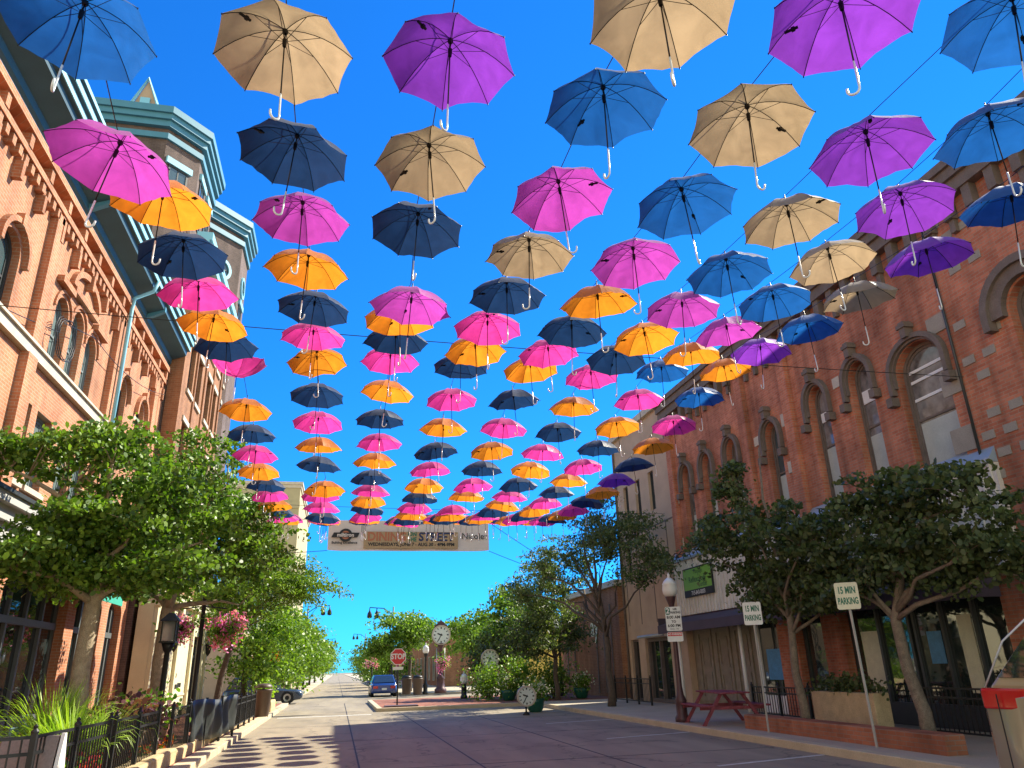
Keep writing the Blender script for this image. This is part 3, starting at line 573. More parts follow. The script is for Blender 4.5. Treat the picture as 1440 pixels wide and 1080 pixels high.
# green sign on the band
sg = thing('shop_sign', 'green and black shop sign with a phone number on the ribbed metal band', 'sign', (12.8, 26, 4.0))
mb = MB(); FR.box(mb, 24.85, 27.2, 3.95, 5.0, .165, .23); mb.build('sign_board', m_ink, sg, bevel=.01)
mb = MB(); FR.box(mb, 24.9, 27.15, 4.2, 4.95, .23, .234); mb.build('sign_face', m_signgreen, sg)
mb = MB(); X = (0, -1, 0); put_text(mb, 'Massage', .22, FR.P(25.9, 4.82, .238), X); put_text(mb, '&', .14, FR.P(25.9, 4.69, .238), X); put_text(mb, 'Reflexology', .3, FR.P(26.02, 4.55, .238), X, bold=.004); put_text(mb, 'Center', .26, FR.P(25.6, 4.33, .238), X, bold=.003); mb.build('lettering', m_dkgreen, sg, fix=False)
mb = MB(); put_text(mb, '715-843-0003', .2, FR.P(26.02, 4.07, .236), X, bold=.004); mb.build('phone_number', m_white, sg, fix=False)

# ------------------------------------------------------------------ tan building next door and low mural wall
bt = thing('tan_building', 'plain tan rendered building with vertical grooves right of the dark locust tree', 'building', (13.05, 31, 0))
FT = Face((13.05, 0), (0, 1), (-1, 0)); cuts = []
for u, z, h in ((30.0, 7.9, 1.7), (31.6, 7.9, 1.7), (33.1, 7.9, 1.7), (33.4, 5.2, 1.6)): window(FT, bt, cuts, u, z, .6, h, 0, m_dkframe, m_glassR, rec=.12)
cuts.append(outl(30.95, .15, 2.7, 2.55)); cuts.append(outl(33.5, .15, .95, 2.55))
wall(FT, bt, 28.02, 34.4, 0, 12.1, .4, cuts, m_tan); MB().box(13.47, 30, 28.02, 34.38, 0, 11.9).build('roof_block', m_roof, bt)
mb = MB()
for u in (28.9, 30.7, 32.4, 33.9): mb = MB(); FT.box(mb, u - .03, u + .03, 3.3, 7.2, .001, .012); mb.build('groove', m_hood, bt)
mb = MB(); FT.box(mb, 28.03, 34.38, 7.2, 7.26, .001, .014); mb.build('groove', m_hood, bt)
mb = MB(); FT.box(mb, 28.02, 34.5, 12.1, 12.4, -.5, .18); mb.build('parapet', m_lime, bt)
mb = MB(); mb.tube([FT.P(34.3, 12, .06), FT.P(34.3, .2, .06)], .055, 8); mb.build('downpipe', m_hood, bt, True)
mb = MB(); u = 30.95; FT.ring(mb, outl(u, .16, 2.68, 2.53), outl(u, .3, 2.4, 2.25), -.3, -.12); FT.box(mb, u - .05, u + .05, .3, 2.55, -.3, -.1); d = mb.build('door', m_hood, bt); pb = MB(); FT.poly(pb, outl(u, .3, 2.4, 2.25), -.26, -.24); pb.build('pane', m_glassD, d)
mb = MB(); FT.ring(mb, outl(33.5, .16, .93, 2.53), outl(33.5, .25, .75, 2.35), -.3, -.1); d = mb.build('window', m_hood, bt); pb = MB(); FT.poly(pb, outl(33.5, .25, .75, 2.35), -.26, -.24); pb.build('pane', m_glassD, d)
mb = MB(); mb.tube([FT.P(32.3, 2.75, .3), FT.P(29.6, 2.75, .3)], .06, 8); mb.build('light_bar', m_galv, bt, True)
bm_ = thing('mural_building', 'low brown brick building with cream script lettering behind the dark locust tree', 'building', (13.6, 42, 0))
FM = Face((13.6, 0), (0, 1), (-1, 0))
MB().box(13.6, 26, 36.8, 47.2, 0, 5.4).build('wall', m_brickM, bm_); mb = MB(); mb.box(13.4, 26.2, 36.6, 47.4, 5.4, 5.7); mb.build('parapet', m_lime, bm_)
for u in (38, 39.2, 40.4, 44.5, 46): mb = MB(); FM.box(mb, u - .06, u + .06, .3, 4.6, .002, .05); mb.build('groove', m_hood, bm_)
mb = MB(); put_text(mb, 'ay', 1.5, FM.P(40.6, 3.6, .06), (0, -1, 0), bold=.03); mb.build('lettering', m_cream, bm_, fix=False)
# small house far off
ho = thing('house', 'small yellow house with a purple slate roof and white gable, far behind trees', 'house', (18.9, 76, 0))
MB().box(17.2, 21.2, 75, 81, 0, 5.7).build('wall', m_yellow, ho)
mb = MB(); mb.loft([[(16.9, y, 5.7), (21.5, y, 5.7), (20.6, y, 7.0), (17.8, y, 7.0)] for y in (74.7, 81.3)]); mb.build('roof', m_roofd, ho)
mb = MB(); mb.loft([[(19.4, y, 5.6), (21.0, y, 5.6), (20.2, y, 7.1)] for y in (74.4, 78)]); mb.build('gable', m_white, ho)
mb = MB(); mb.box(18.3, 18.9, 74.9, 75, 5.0, 5.65); mb.build('window', m_white, ho)

# ------------------------------------------------------------------ trees and plants
def leaf_mesh(name, P, N, size, mat, parent, aspect=.6, up=.5):
    """one small folded leaf (kite of two triangles) per point"""
    n = len(P); P = np.asarray(P)
    d = rng.normal(size=(n, 3)); d /= np.linalg.norm(d, axis=1)[:, None]
    nz = rng.normal(size=(n, 3)) * .8 + np.array([0, 0, up]); nz -= d * (nz * d).sum(1)[:, None]; nz /= np.linalg.norm(nz, axis=1)[:, None] + 1e-9
    w = np.cross(d, nz); s = size * (.6 + .8 * rng.random(n))[:, None]
    a2 = aspect * .62; V = np.stack([P - d * s * .5, P + w * s * a2 * .8 - d * s * .2 + nz * s * .08, P + w * s * a2 * .75 + d * s * .22 + nz * s * .06, P + d * s * .5 - nz * s * .05, P - w * s * a2 * .75 + d * s * .22 + nz * s * .06, P - w * s * a2 * .8 - d * s * .2 + nz * s * .08], 1).reshape(-1, 3)
    o = np.array(ORG.get(parent.name, (0, 0, 0))) if parent else 0
    me = bpy.data.meshes.new(name); me.vertices.add(6 * n); me.vertices.foreach_set('co', (V - o).ravel())
    me.loops.add(6 * n); me.loops.foreach_set('vertex_index', np.arange(6 * n)); me.polygons.add(n)
    me.polygons.foreach_set('loop_start', np.arange(0, 6 * n, 6)); me.polygons.foreach_set('loop_total', np.full(n, 6)); me.materials.append(mat); me.update(calc_edges=True); me.validate()
    ob = bpy.data.objects.new(name, me); C.objects.link(ob)
    if parent: ob.parent = parent; ORG[ob.name] = tuple(o)
    return ob
def tree(name, label, base, fork, crowns, leafm, barkm, r0=.14, leaf=.1, per=110, clump=.42, flat=.5, group=None, lean=(0, 0), sub=1):
    """base (x,y,z), fork height, crowns = [(cx,cy,cz,rx,ry,rz,n clumps)]"""
    t = thing(name, label, 'tree', base, group); bx, by, bz = base
    fk = Vector((bx + lean[0], by + lean[1], bz + fork)); tb = MB()
    top = max(c[2] + c[5] * .55 for c in crowns); cxm = sum(c[0] * c[6] for c in crowns) / sum(c[6] for c in crowns); cym = sum(c[1] * c[6] for c in crowns) / sum(c[6] for c in crowns)
    tp = Vector((cxm, cym, top))
    stem = [Vector((bx, by, bz - .1)), Vector((bx + lean[0] * .1 + .03, by, bz + fork * .25)), Vector((bx + lean[0] * .5 - .04, by + lean[1] * .5 + .03, bz + fork * .6)), fk, fk.lerp(tp, .35) + Vector((.08, -.1, 0)), fk.lerp(tp, .7) + Vector((-.08, .1, 0)), tp]
    tb.tube(stem, [r0 * 1.35, r0 * 1.05, r0 * .92, r0 * .85, r0 * .6, r0 * .35, .015], 9)
    cl = []
    for cx, cy, cz, rx, ry, rz, n in crowns:
        for k in range(n):
            d = rng.normal(size=3); d /= np.linalg.norm(d); rr = rng.random() ** .42; cl.append((cx + rx * d[0] * rr, cy + ry * d[1] * rr, cz + rz * d[2] * rr))
    K = max(5, min(11, len(cl) // 9)); ends = [np.array(cl[0])]
    while len(ends) < K: ends.append(max((np.array(c) for c in cl), key=lambda c: min(np.linalg.norm(c - e) for e in ends)))
    limbs = []
    for e in ends:
        e = Vector(e) * .82 + Vector((cxm, cym, fk.z)) * .18; h = min(max((e.z - fk.z) / max(top - fk.z, .1) - .3, 0), .8) * .8; a = fk.lerp(tp, h); L = (e - a).length
        q = [a.lerp(e, f) + Vector((random.uniform(-.06, .06) * L, random.uniform(-.06, .06) * L, .16 * L * math.sin(PI * f) * (.3 + .5 * random.random()))) if 0 < f < 1 else a.lerp(e, f) for f in (0, .25, .5, .75, 1)]
        tb.tube(q, [r0 * (.5 - .37 * f) for f in (0, .25, .5, .75, 1)], 6); limbs.append(q)
    pts = []
    for c in cl:
        q = Vector(c); lq = [(p, k) for l in limbs for k, p in enumerate(l) if k]; a = min(lq, key=lambda pk: (pk[0] - q).length + (0 if pk[0].z < q.z + .2 else .3))[0]
        m = a.lerp(q, .5) + Vector((random.uniform(-.1, .1), random.uniform(-.1, .1), .08)); tb.tube([a, m, q], [r0 * .1, r0 * .07, .004], 4)
        cs = clump * (.65 + .7 * random.random()); nn = int(per * (cs / clump) ** 2)
        g = rng.normal(size=(nn, 3)); g *= (1.75 * rng.random(nn) ** .6 / np.linalg.norm(g, axis=1))[:, None]
        e = np.array([q.x - tp.x, q.y - tp.y, 0]) + rng.normal(size=3) * .5; e[2] *= .4; e /= np.linalg.norm(e) + 1e-6; st = .9 + .9 * random.random()
        g = g * np.array([cs, cs, cs * flat]) * .8; g = g + e * (g @ e)[:, None] * (st - .4); g[:, 2] -= .12 * (g[:, :2] ** 2).sum(1) / cs; pts.append(np.array(q) + g)
        f = rng.random((nn // 5, 1)); line = np.array(a) * (1 - f) + np.array(q) * f; pts.append(line + rng.normal(size=line.shape) * .14)
    tb.build('trunk', barkm, t, True)
    P = np.concatenate(pts); P = P[rng.random(len(P)) < .8]; leaf_mesh('crown', P, None, leaf * .92, leafm, t, .38 if 'locust' in name else .6)
    return t
tree('ginkgo_tree', 'nearest left pavement tree with pale trunk, leafy layered branches over the shopfront', (-4.5, 15.8, .14), 2.9,
     [(-4.5, 15.8, 4.6, 1.2, 1.4, .8, 26), (-4.5, 15.9, 3.6, 1.0, 1.0, .35, 16), (-5.0, 15.6, 6.1, 1.2, 1.2, .35, 16), (-6.1, 15.6, 5.75, .7, 1.3, .3, 9), (-3.2, 16.0, 4.5, 1.1, 1.4, 1.2, 30), (-5.6, 15.4, 3.95, 1.1, 1.5, .45, 20)], m_leafA, m_bark, .17, .115, 190, .31, .42, lean=(-.05, .1))
tree('ginkgo_tree', 'second left pavement tree, tallest crown, pale trunk beside the black lantern post', (-4.4, 21.6, .14), 3.2,
     [(-4.2, 22.0, 6.5, 1.6, 1.7, 2.0, 50), (-2.6, 22.3, 5.0, 1.1, 1.6, 1.6, 36), (-4.6, 21.6, 4.4, 1.3, 1.6, 1.0, 28)], m_leafA, m_bark, .17, .125, 200, .37, .46)
tree('locust_tree', 'feathery honey locust leaning over the left kerb beside the pink flower basket', (-4.3, 31.0, .14), 2.6,
     [(-2.9, 31.5, 5.0, 1.7, 2.0, 1.3, 44), (-1.6, 32.0, 5.1, 1.1, 1.5, .5, 18), (-4.2, 31, 4.4, 1.3, 1.6, 1.3, 30)], m_leafB, m_barkd, .12, .13, 200, .42, .4, lean=(.35, .2))
TL = 'trees lining the left pavement beyond the side street'
fars = [(-4.3, 40, 6.2, 2.3, 'locust behind the trash can, second feathery tree of the left row'), (-4.0, 60, 6.6, 2.5, 'full green tree just past the side street on the left'), (-3.9, 70, 6.8, 2.5, 'rounded green tree on the left between the side street and far trees'),
        (-3.8, 82, 7.0, 2.6, 'left row tree in front of the beige stone building'), (-3.8, 96, 7.0, 2.6, 'left row tree level with the beige building corner'), (-3.7, 114, 7.2, 2.8, 'last but one tree at the far end of the left row'), (-3.7, 140, 7.5, 3.0, 'smallest looking tree at the far end of the left row')]
for i, (x, y, h, r, lb) in enumerate(fars):
    tree('street_tree', lb, (x, y, .14), 2.2, [(x + .2, y, h * .58, r, r, h * .38, 44), (x + 1.1, y, h * .45, r * .6, r * .8, h * .24, 18)], m_leafB, m_barkd, .13, .22 if y > 50 else .16, 150, .6, .6, TL)
# right side
tree('pavement_tree', 'shaded tree behind the left 15 minute sign with one branch reaching up', (10.4, 16.6, .14), 2.1,
     [(10.5, 18.2, 4.7, 1.1, 1.6, 1.0, 20), (10.45, 18.7, 6.5, .3, .4, .9, 9), (10.6, 20.3, 5.2, .5, .8, .5, 8), (10.5, 16.2, 4.5, 1.0, 1.6, .9, 18), (11.1, 16.4, 3.1, .8, 1.6, .5, 18), (11.2, 18.3, 3.1, .6, 1.1, .4, 8), (10.8, 16.6, 3.6, .6, 1.2, .35, 14), (10.6, 17.6, 3.4, .5, 1.0, .45, 12), (10.7, 15.4, 3.4, .5, .8, .5, 10)], m_leafD, m_barkg, .1, .13, 150, .27, .45)
tree('pavement_tree', 'shaded tree with a curved pale trunk at the far right of the pavement', (10.6, 13.0, .14), 2.2,
     [(10.4, 13.3, 4.4, 1.1, 1.4, .9, 22), (10.5, 11.3, 4.4, .9, 1.3, .8, 18), (10.5, 14.6, 4.3, .9, 1.0, .7, 10), (10.7, 10.2, 3.5, .7, .9, .6, 12), (10.9, 12.4, 3.3, .8, 1.3, .4, 12), (10.6, 13.1, 3.6, .7, 1.2, .4, 16), (10.4, 13.8, 3.2, .5, 1.1, .45, 12), (10.7, 11.6, 3.3, .6, 1.0, .5, 12)], m_leafD, m_barkg, .12, .125, 150, .25, .45, lean=(-.12, .1))
tree('locust_tree', 'large dark honey locust with forked trunk in front of the tan building', (10.6, 30.2, .14), 2.2,
     [(10.8, 29.5, 6.9, 1.6, 2.2, 1.3, 34), (10.3, 33.5, 6.2, 1.9, 2.6, 1.3, 36), (9.6, 36.5, 5.6, 1.8, 2.2, 1.1, 26), (11.0, 26.6, 5.4, .9, 1.6, .8, 14)], m_leafD, m_barkd, .14, .15, 170, .44, .38, lean=(.1, .25))
tree('street_tree', 'bright green tree behind the right clock face under the dark locust', (10.0, 45.0, .14), 2.0, [(10.0, 45.0, 4.5, 2.3, 2.0, 1.7, 44), (9.4, 44.6, 3.2, 1.9, 1.4, 1.0, 24)], m_leafB, m_barkd, .12, .17, 150, .5, .5)
tree('street_tree', 'round bright green tree between the stop sign and the tall clock', (5.6, 63, .14), 2.2, [(5.3, 63, 4.7, 2.5, 2.4, 1.6, 46), (3.6, 63, 3.6, 1.4, 1.8, 1.0, 14)], m_leafB, m_barkd, .14, .22, 150, .6, .5)
tree('street_tree', 'bright green tree right of the tall street clock', (10.6, 61, .14), 2.0, [(10.4, 61, 4.2, 2.2, 2.2, 1.7, 40), (12.2, 61, 4.4, 1.6, 1.6, 1.3, 16)], m_leafB, m_barkd, .14, .22, 150, .6, .5)
TR = 'trees lining the right pavement far down the street'
for x, y, h, lb in ((5.0, 78, 4.6, 'low leafy tree left of the stop sign, nearest of the far right row'), (4.9, 92, 4.8, 'far right row tree above the blue sedan roof'), (4.8, 110, 5.6, 'far right row tree near the end of the street'), (4.6, 140, 7, 'last tree of the right row at the vanishing point')):
    tree('street_tree', lb, (x, y, .14), 1.6, [(x, y, h * .52, 2.2, 2.4, h * .42, 40)], m_leafB, m_barkd, .13, .22, 130, .6, .6, TR)
tree('locust_tree', 'dark low honey locust hanging over the brown mural wall', (10.4, 37.4, .14), 1.9, [(9.9, 37.6, 4.3, 1.9, 1.8, 1.3, 34), (9.2, 37.0, 2.9, 1.3, 1.4, .8, 22), (11.3, 38.0, 3.3, 1.2, 1.2, .9, 16)], m_leafD, m_barkd, .12, .16, 150, .45, .42)
tree('street_tree', 'dark leafy tree between the middle clock and the mural wall', (8.9, 43.2, .14), 1.6, [(9.0, 43.4, 2.9, 1.5, 1.4, 1.1, 30), (8.2, 43.6, 2.0, .9, .9, .8, 12)], m_leafD, m_barkd, .1, .15, 140, .42, .5)
# shrub bank in the middle distance, right
for x, y, h, lb in ((7.6, 40.6, 1.7, 'clipped green shrub under the lower left clock face'), (9.2, 40.0, 2.3, 'taller green shrub beside the mural wall'), (10.8, 39.5, 2.0, 'green shrub against the brown mural wall')):
    t = thing('shrub', lb, 'shrub', (x, y, .14)); tb = MB()
    for k in range(7): a = k * .9; tb.tube([(x, y, .1), (x + .3 * math.cos(a), y + .3 * math.sin(a), h * .5)], [.03, .01], 5)
    tb.build('stem', m_barkd, t); q = rng.normal(size=(2200, 3)) * np.array([.5, .5, h * .26]) + np.array([x, y, h * .55]); q = q[q[:, 2] > .16]
    leaf_mesh('foliage', q, None, .12, m_leafB, t)
# cafe terrace plants
def blades(mb, c, n, L, w, spread=1.0):
    for k in range(n):
        a = random.random() * 2 * PI; t = (.25 + .9 * random.random()) * spread; l = L * (.6 + .5 * random.random()); pts = []
        for j in range(6):
            s = j / 5; r = l * math.sin(t * s * 1.2) * .8; z = l * (s * math.cos(t * .5) - .55 * t * s * s * s); pts.append((c[0] + r * math.cos(a), c[1] + r * math.sin(a), c[2] + z))
        sx, sy = -math.sin(a) * w / 2, math.cos(a) * w / 2; vs = []; fs = []
        for j, p in enumerate(pts): q = (1 - (j / 5) ** 2) * .95 + .05; vs += [(p[0] - sx * q, p[1] - sy * q, p[2]), (p[0] + sx * q, p[1] + sy * q, p[2] + .004)]
        for j in range(5): fs.append((2 * j, 2 * j + 1, 2 * j + 3, 2 * j + 2))
        mb.add(vs, fs)
for x, y, n, L, lb in ((-4.35, 14.2, 420, 1.6, 'lime green spiky fern in a pot left of the first tree trunk'), (-3.75, 13.2, 320, 1.3, 'lime green fern plant just behind the iron railing'), (-3.95, 15.5, 240, 1.2, 'arching bright fern beside the taupe trough')):
    t = thing('fern_plant', lb, 'plant', (x, y, .14)); mb = MB(); mb.lathe([(.2, .14), (.26, .5), (.28, .5), (.24, .46), (.02, .46)], (x, y, 0), 16); mb.build('pot', m_planter, t, True)
    mb = MB(); blades(mb, (x, y, .42), n, L, .026); mb.build('foliage', m_fern, t, fix=False)
t = thing('planter_trough', 'taupe planter trough of purple and green plants behind the railing', 'planter', (-3.9, 17.2, .14))
MB().loft([[(-4.3, 16.2, .14), (-3.5, 16.2, .14), (-3.5, 18.3, .14), (-4.3, 18.3, .14)], [(-4.4, 16.1, .8), (-3.4, 16.1, .8), (-3.4, 18.4, .8), (-4.4, 18.4, .8)]]).build('trough', m_planter, t, bevel=.03)
q = rng.normal(size=(1000, 3)) * np.array([.3, .5, .16]) + np.array([-3.9, 16.8, .98]); leaf_mesh('purple_foliage', q, None, .13, m_purpleleaf, t)
q = rng.normal(size=(900, 3)) * np.array([.28, .35, .2]) + np.array([-3.8, 17.9, 1.0]); leaf_mesh('green_foliage', q, None, .1, m_leafS, t)
def bed(name, label, c, ext, n, mats, h=.25):
    t = thing(name, label, 'flower bed', (c[0], c[1], .14)); k = n // len(mats)
    for m, nm in mats:
        q = (rng.random((k, 3)) - .5) * 2 * np.array([ext[0], ext[1], h * .5]) + np.array([c[0], c[1], .3 + h * .5]); leaf_mesh(nm, q, None, .09, m, t)
    MB().box(c[0] - ext[0], c[0] + ext[0], c[1] - ext[1], c[1] + ext[1], .14, .24).build('soil', M('dark_soil', (.05, .035, .02), .95), t)
bed('flower_bed', 'bed of low purple and orange flowers along the railing by the sandstone edging', (-3.42, 17.2), (.14, 1.5), 1100, [(m_purpleleaf, 'purple_foliage'), (m_leafS, 'green_foliage'), (m_orfl, 'orange_flowers')])
bed('flower_bed', 'bright green and red flower bed behind the iron railing near the bottom left', (-3.6, 12.6), (.25, 1.2), 900, [(m_leafS, 'green_foliage'), (m_redfl, 'red_flowers')], .4)

# ------------------------------------------------------------------ railings, tarp screen, terrace furniture
def railing(label, pts, z0, h, step=.11, post=1.5):
    t = thing('iron_railing', label, 'railing', (*pts[0], z0), 'black railings of the cafe terrace'); posts = []; rb = MB(); bb = MB()
    for (x0, y0), (x1, y1) in zip(pts, pts[1:]):
        L = math.hypot(x1 - x0, y1 - y0); n = max(1, round(L / post)); d = ((x1 - x0) / L, (y1 - y0) / L); nn = (-d[1], d[0])
        for k in range(n + 1): posts.append((x0 + (x1 - x0) * k / n, y0 + (y1 - y0) * k / n))
        for z in (z0 + .12, z0 + h * .78, z0 + h * .96): rb.obox(((x0 + x1) / 2, (y0 + y1) / 2), d, nn, L / 2, .012, z - .018, z + .018)
        m = int(L / step)
        for k in range(1, m): q = k / m; bb.obox((x0 + (x1 - x0) * q, y0 + (y1 - y0) * q), d, nn, .008, .008, z0 + .12, z0 + h * .95)
    rb.build('rail', m_iron, t); bb.build('baluster', m_iron, t)
    for i, (x, y) in enumerate(posts):
        if i and abs(posts[i - 1][0] - x) + abs(posts[i - 1][1] - y) < .01: continue
        pb = MB(); pb.box(x - .03, x + .03, y - .03, y + .03, z0 - .02, z0 + h); pb.lathe([(.045, 0), (.045, .02), (.02, .05), (.028, .075), (.0, .1)], (x, y, z0 + h), 8); pb.build('post', m_iron, t)
    return t
railing('black iron railing in front of the lime ferns at the bottom left corner', [(-4.6, 9.2), (-3.3, 10.2), (-3.22, 13.0)], .2, .95)
railing('black iron railing beside the taupe trough, left of the low flowers', [(-3.2, 13.2), (-3.16, 16.0)], .2, .95)
railing('short black iron railing just left of the black tarp screen', [(-3.14, 17.2), (-3.1, 18.8)], .2, .95)
railing('black iron railing between the tarp screen and the trash can', [(-2.75, 23.6), (-2.75, 29.5)], .25, .85)
t = thing('tarp_screen', 'black mesh tarp tied along the terrace railing', 'screen', (-2.85, 21, .2)); mb = MB(); n = 44; vs = []; fs = []
for i in range(n + 1):
    s = i / n; 
    for j in range(7):
        v = j / 6; wv = .045 * math.sin(s * 34 + v * 1.3) * (.35 + .65 * (1 - abs(v - .45))) + .03 * math.sin(s * 11 + v * 4)
        x = -3.08 + .42 * s; vs.append((x + wv, 18.9 + 4.6 * s, .3 + .88 * v + .03 * math.sin(s * 9)))
for i in range(n):
    for j in range(6): fs.append((i * 7 + j, i * 7 + j + 1, (i + 1) * 7 + j + 1, (i + 1) * 7 + j))
mb.add(vs, fs); o = mb.build('tarp', m_tarp, t, True); sm = o.modifiers.new('thick', 'SOLIDIFY'); sm.thickness = .012
for k in range(4): s = k / 3; pb = MB(); x = -3.14 + .42 * s; y = 18.9 + 4.6 * s; pb.box(x - .03, x + .03, y - .03, y + .03, .14, 1.22); pb.build('post', m_iron, t)
t = thing('sandwich_board', 'grey sandwich board with a white edge behind the iron railing', 'board', (-3.35, 10.6, .14))
for s, nm in ((1, 'front_panel'), (-1, 'rear_panel')):
    mb = MB(); mb.loft([[(-3.75, 10.6 - s * .3, .15), (-3.15, 10.6 - s * .3, .15), (-3.15, 10.6 - s * .27, .15), (-3.75, 10.6 - s * .27, .15)], [(-3.75, 10.6 - s * .03, 1.1), (-3.15, 10.6 - s * .03, 1.1), (-3.15, 10.6, 1.1), (-3.75, 10.6, 1.1)]]); mb.build(nm, m_greywood, t, bevel=.006)
mb = MB(); mb.prism([(-3.13, 10.3, .15), (-3.13, 10.9, .15), (-3.13, 10.63, 1.12), (-3.13, 10.57, 1.12)], (.04, 0, 0)); mb.build('white_edge', m_white, t)
# terrace tables and chairs
def chair(x, y, a, label):
    t = thing('terrace_chair', label, 'chair', (x, y, .145), 'terrace chairs in front of the shop windows'); t.rotation_euler.z = 0
    u = (math.cos(a), math.sin(a)); v = (-u[1], u[0]); mb = MB(); mb.obox((x, y), u, v, .21, .21, .58, .61); mb.build('seat', m_chair, t, bevel=.008)
    mb = MB(); bx, by = x - u[0] * .21, y - u[1] * .21
    for k in range(-3, 4): mb.tube([(bx + v[0] * k * .06, by + v[1] * k * .06, .62), (bx - u[0] * .06 + v[0] * k * .06, by - u[1] * .06 + v[1] * k * .06, 1.04)], .009, 5)
    mb.tube([(bx - u[0] * .06 + v[0] * k * .07, by - u[1] * .06 + v[1] * k * .07, 1.05) for k in (-3, 0, 3)], .014, 6); mb.build('backrest', m_chair, t)
    for sx in (-1, 1):
        for sy in (-1, 1): lb = MB(); lb.tube([(x + u[0] * .18 * sx + v[0] * .18 * sy, y + u[1] * .18 * sx + v[1] * .18 * sy, .58), (x + u[0] * .22 * sx + v[0] * .22 * sy, y + u[1] * .22 * sx + v[1] * .22 * sy, .145)], .013, 5); lb.build('leg', m_chair, t)
for x, y, a, lb in ((-5.9, 15.2, 0, 'blue grey chair at the near terrace table, backed to the shop window'), (-4.95, 13.6, PI, 'blue grey chair nearest the lime fern at the left edge'), (-5.9, 18.4, 0, 'blue grey chair at the second table, backed to the shop window'), (-5.0, 18.5, PI, 'blue grey chair facing the shop window behind the first tree trunk')): chair(x, y, a, lb)
for x, y, lb in ((-5.4, 14.4, 'small round terrace table near the lime fern, left edge'), (-5.45, 18.4, 'small round terrace table behind the first tree trunk')):
    t = thing('terrace_table', lb, 'table', (x, y, .145)); MB().lathe([(.0, .86), (.34, .86), (.34, .89), (0, .89)], (x, y, 0), 20).build('tabletop', m_chair, t); MB().lathe([(.22, .145), (.22, .165), (.03, .2), (.03, .86)], (x, y, 0), 12).build('leg', m_iron, t)

# ------------------------------------------------------------------ lamps, baskets, bins
def basket(label, c, r, flm, drop=.35, hang=None, n=900):
    t = thing('flower_basket', label, 'flower basket', c, 'hanging flower baskets along the street'); x, y, z = c
    MB().lathe([(.03, -.26), (r * .45, -.2), (r * .6, 0), (r * .56, 0), (.02, -.05)], c, 12).build('bowl', m_iron, t)
    q = rng.normal(size=(n, 3)) * np.array([r * .5, r * .5, .2]) + np.array([x, y, z + .05 - drop * .3]); leaf_mesh('foliage', q, None, .1, m_leafS, t)
    cc = rng.normal(size=(16, 3)); cc /= np.linalg.norm(cc, axis=1)[:, None]; cc = cc * np.array([r, r, .32]) * (.55 + .65 * rng.random((16, 1))) + np.array([x, y, z + .08]); cc[:, 2] -= (rng.random(16) ** 2) * .35
    q = cc[rng.integers(0, 16, n)] + rng.normal(size=(n, 3)) * np.array([r * .23, r * .23, .11]); leaf_mesh('flowers', q, None, .09, flm, t)
    if drop > .5:
        q = rng.random((500, 3)); a = q[:, 0] * 6.28; leaf_mesh('trailing_vine', np.stack([x + r * .6 * np.cos(a), y + r * .6 * np.sin(a), z - q[:, 1] ** 1.3 * drop], 1), None, .1, m_leafS, t)
    if hang:
        mb = MB()
        for k in range(3): a = k * 2.1; mb.tube([(x + r * .5 * math.cos(a), y + r * .5 * math.sin(a), z), (x, y, z + hang)], .006, 4)
        mb.build('chain', m_iron, t)
def banner_post(x, y, label, cat='lamp post', h=5.2, flag=True):
    t = thing('lamp_post', label, cat, (x, y, .14)); MB().lathe([(.16, 0), (.16, .2), (.1, .35), (.075, .5), (.06, h), (.09, h + .03), (.0, h + .12)], (x, y, .14), 12).build('post', m_iron, t, True)
    mb = MB(); mb.tube([(x - .7, y, 3.7), (x, y, 3.78), (x + .7, y, 3.7)], .02, 6); mb.build('basket_arm', m_iron, t)
    if flag:
        mb = MB(); mb.box(x + .1, x + .75, y - .01, y + .01, 4.0, 5.1); b = mb.build('street_banner', M('banner_cloth', (.2, .42, .5), .7, var=.35, scale=4), t); mb = MB(); mb.disc((x + .43, y - .02, 4.75), .17, 'y', .008); mb.box(x + .12, x + .73, y - .018, y - .0105, 4.02, 4.3); mb.build('sun_emblem', [m_yellow], b)
banner_post(-4.25, 26.2, 'dark post with pink flower baskets beside the tarp screen', flag=False)
basket('big pink and cream flower basket on the dark post above the tarp screen', (-3.55, 26.2, 3.15), .55, m_pinkfl, .4, .5, 1200)
basket('pale pink flower basket on the wall side of the dark post', (-4.95, 26.2, 3.2), .42, m_pinkfl, .4, .45, 600)
banner_post(-4.1, 46.5, 'post with a blue banner behind the trash can on the left')
basket('orange flower basket with long trailing vines above the trash can', (-3.4, 40.5, 2.55), .55, m_orfl, 1.4, 1.1, 900)
mb = MB(); mb.tube([(-3.4, 40.5, .14), (-3.4, 40.5, 3.8), (-3.4, 40.3, 3.85)], .04, 8); tag(mb.build('basket_pole', m_iron, None, True), 'thin black pole carrying the orange flower basket', 'pole')
banner_post(-3.9, 66, 'far post with a blue banner past the parked dark car on the left')
basket('bright pink flower basket on the far banner post past the dark car', (-3.3, 66, 3.0), .75, m_pinkfl, .6, .7, 700)
basket('dark red flower basket far down the left pavement', (-3.1, 84, 3.1), .8, m_redfl, .5, None, 500)
t = thing('lantern_post', 'black square lantern on a tapered post beside the second tree trunk', 'lamp post', (-3.95, 20.0, .14)); x, y = -3.95, 20.0
MB().lathe([(.13, 0), (.13, .25), (.07, .4), (.06, 2.1), (.1, 2.16), (.16, 2.34)], (x, y, .14), 12).build('post', m_iron, t, True)
mb = MB()
for sx in (-1, 1):
    for sy in (-1, 1): mb.box(x + sx * .15 - .014, x + sx * .15 + .014, y + sy * .15 - .014, y + sy * .15 + .014, 2.5, 2.95)
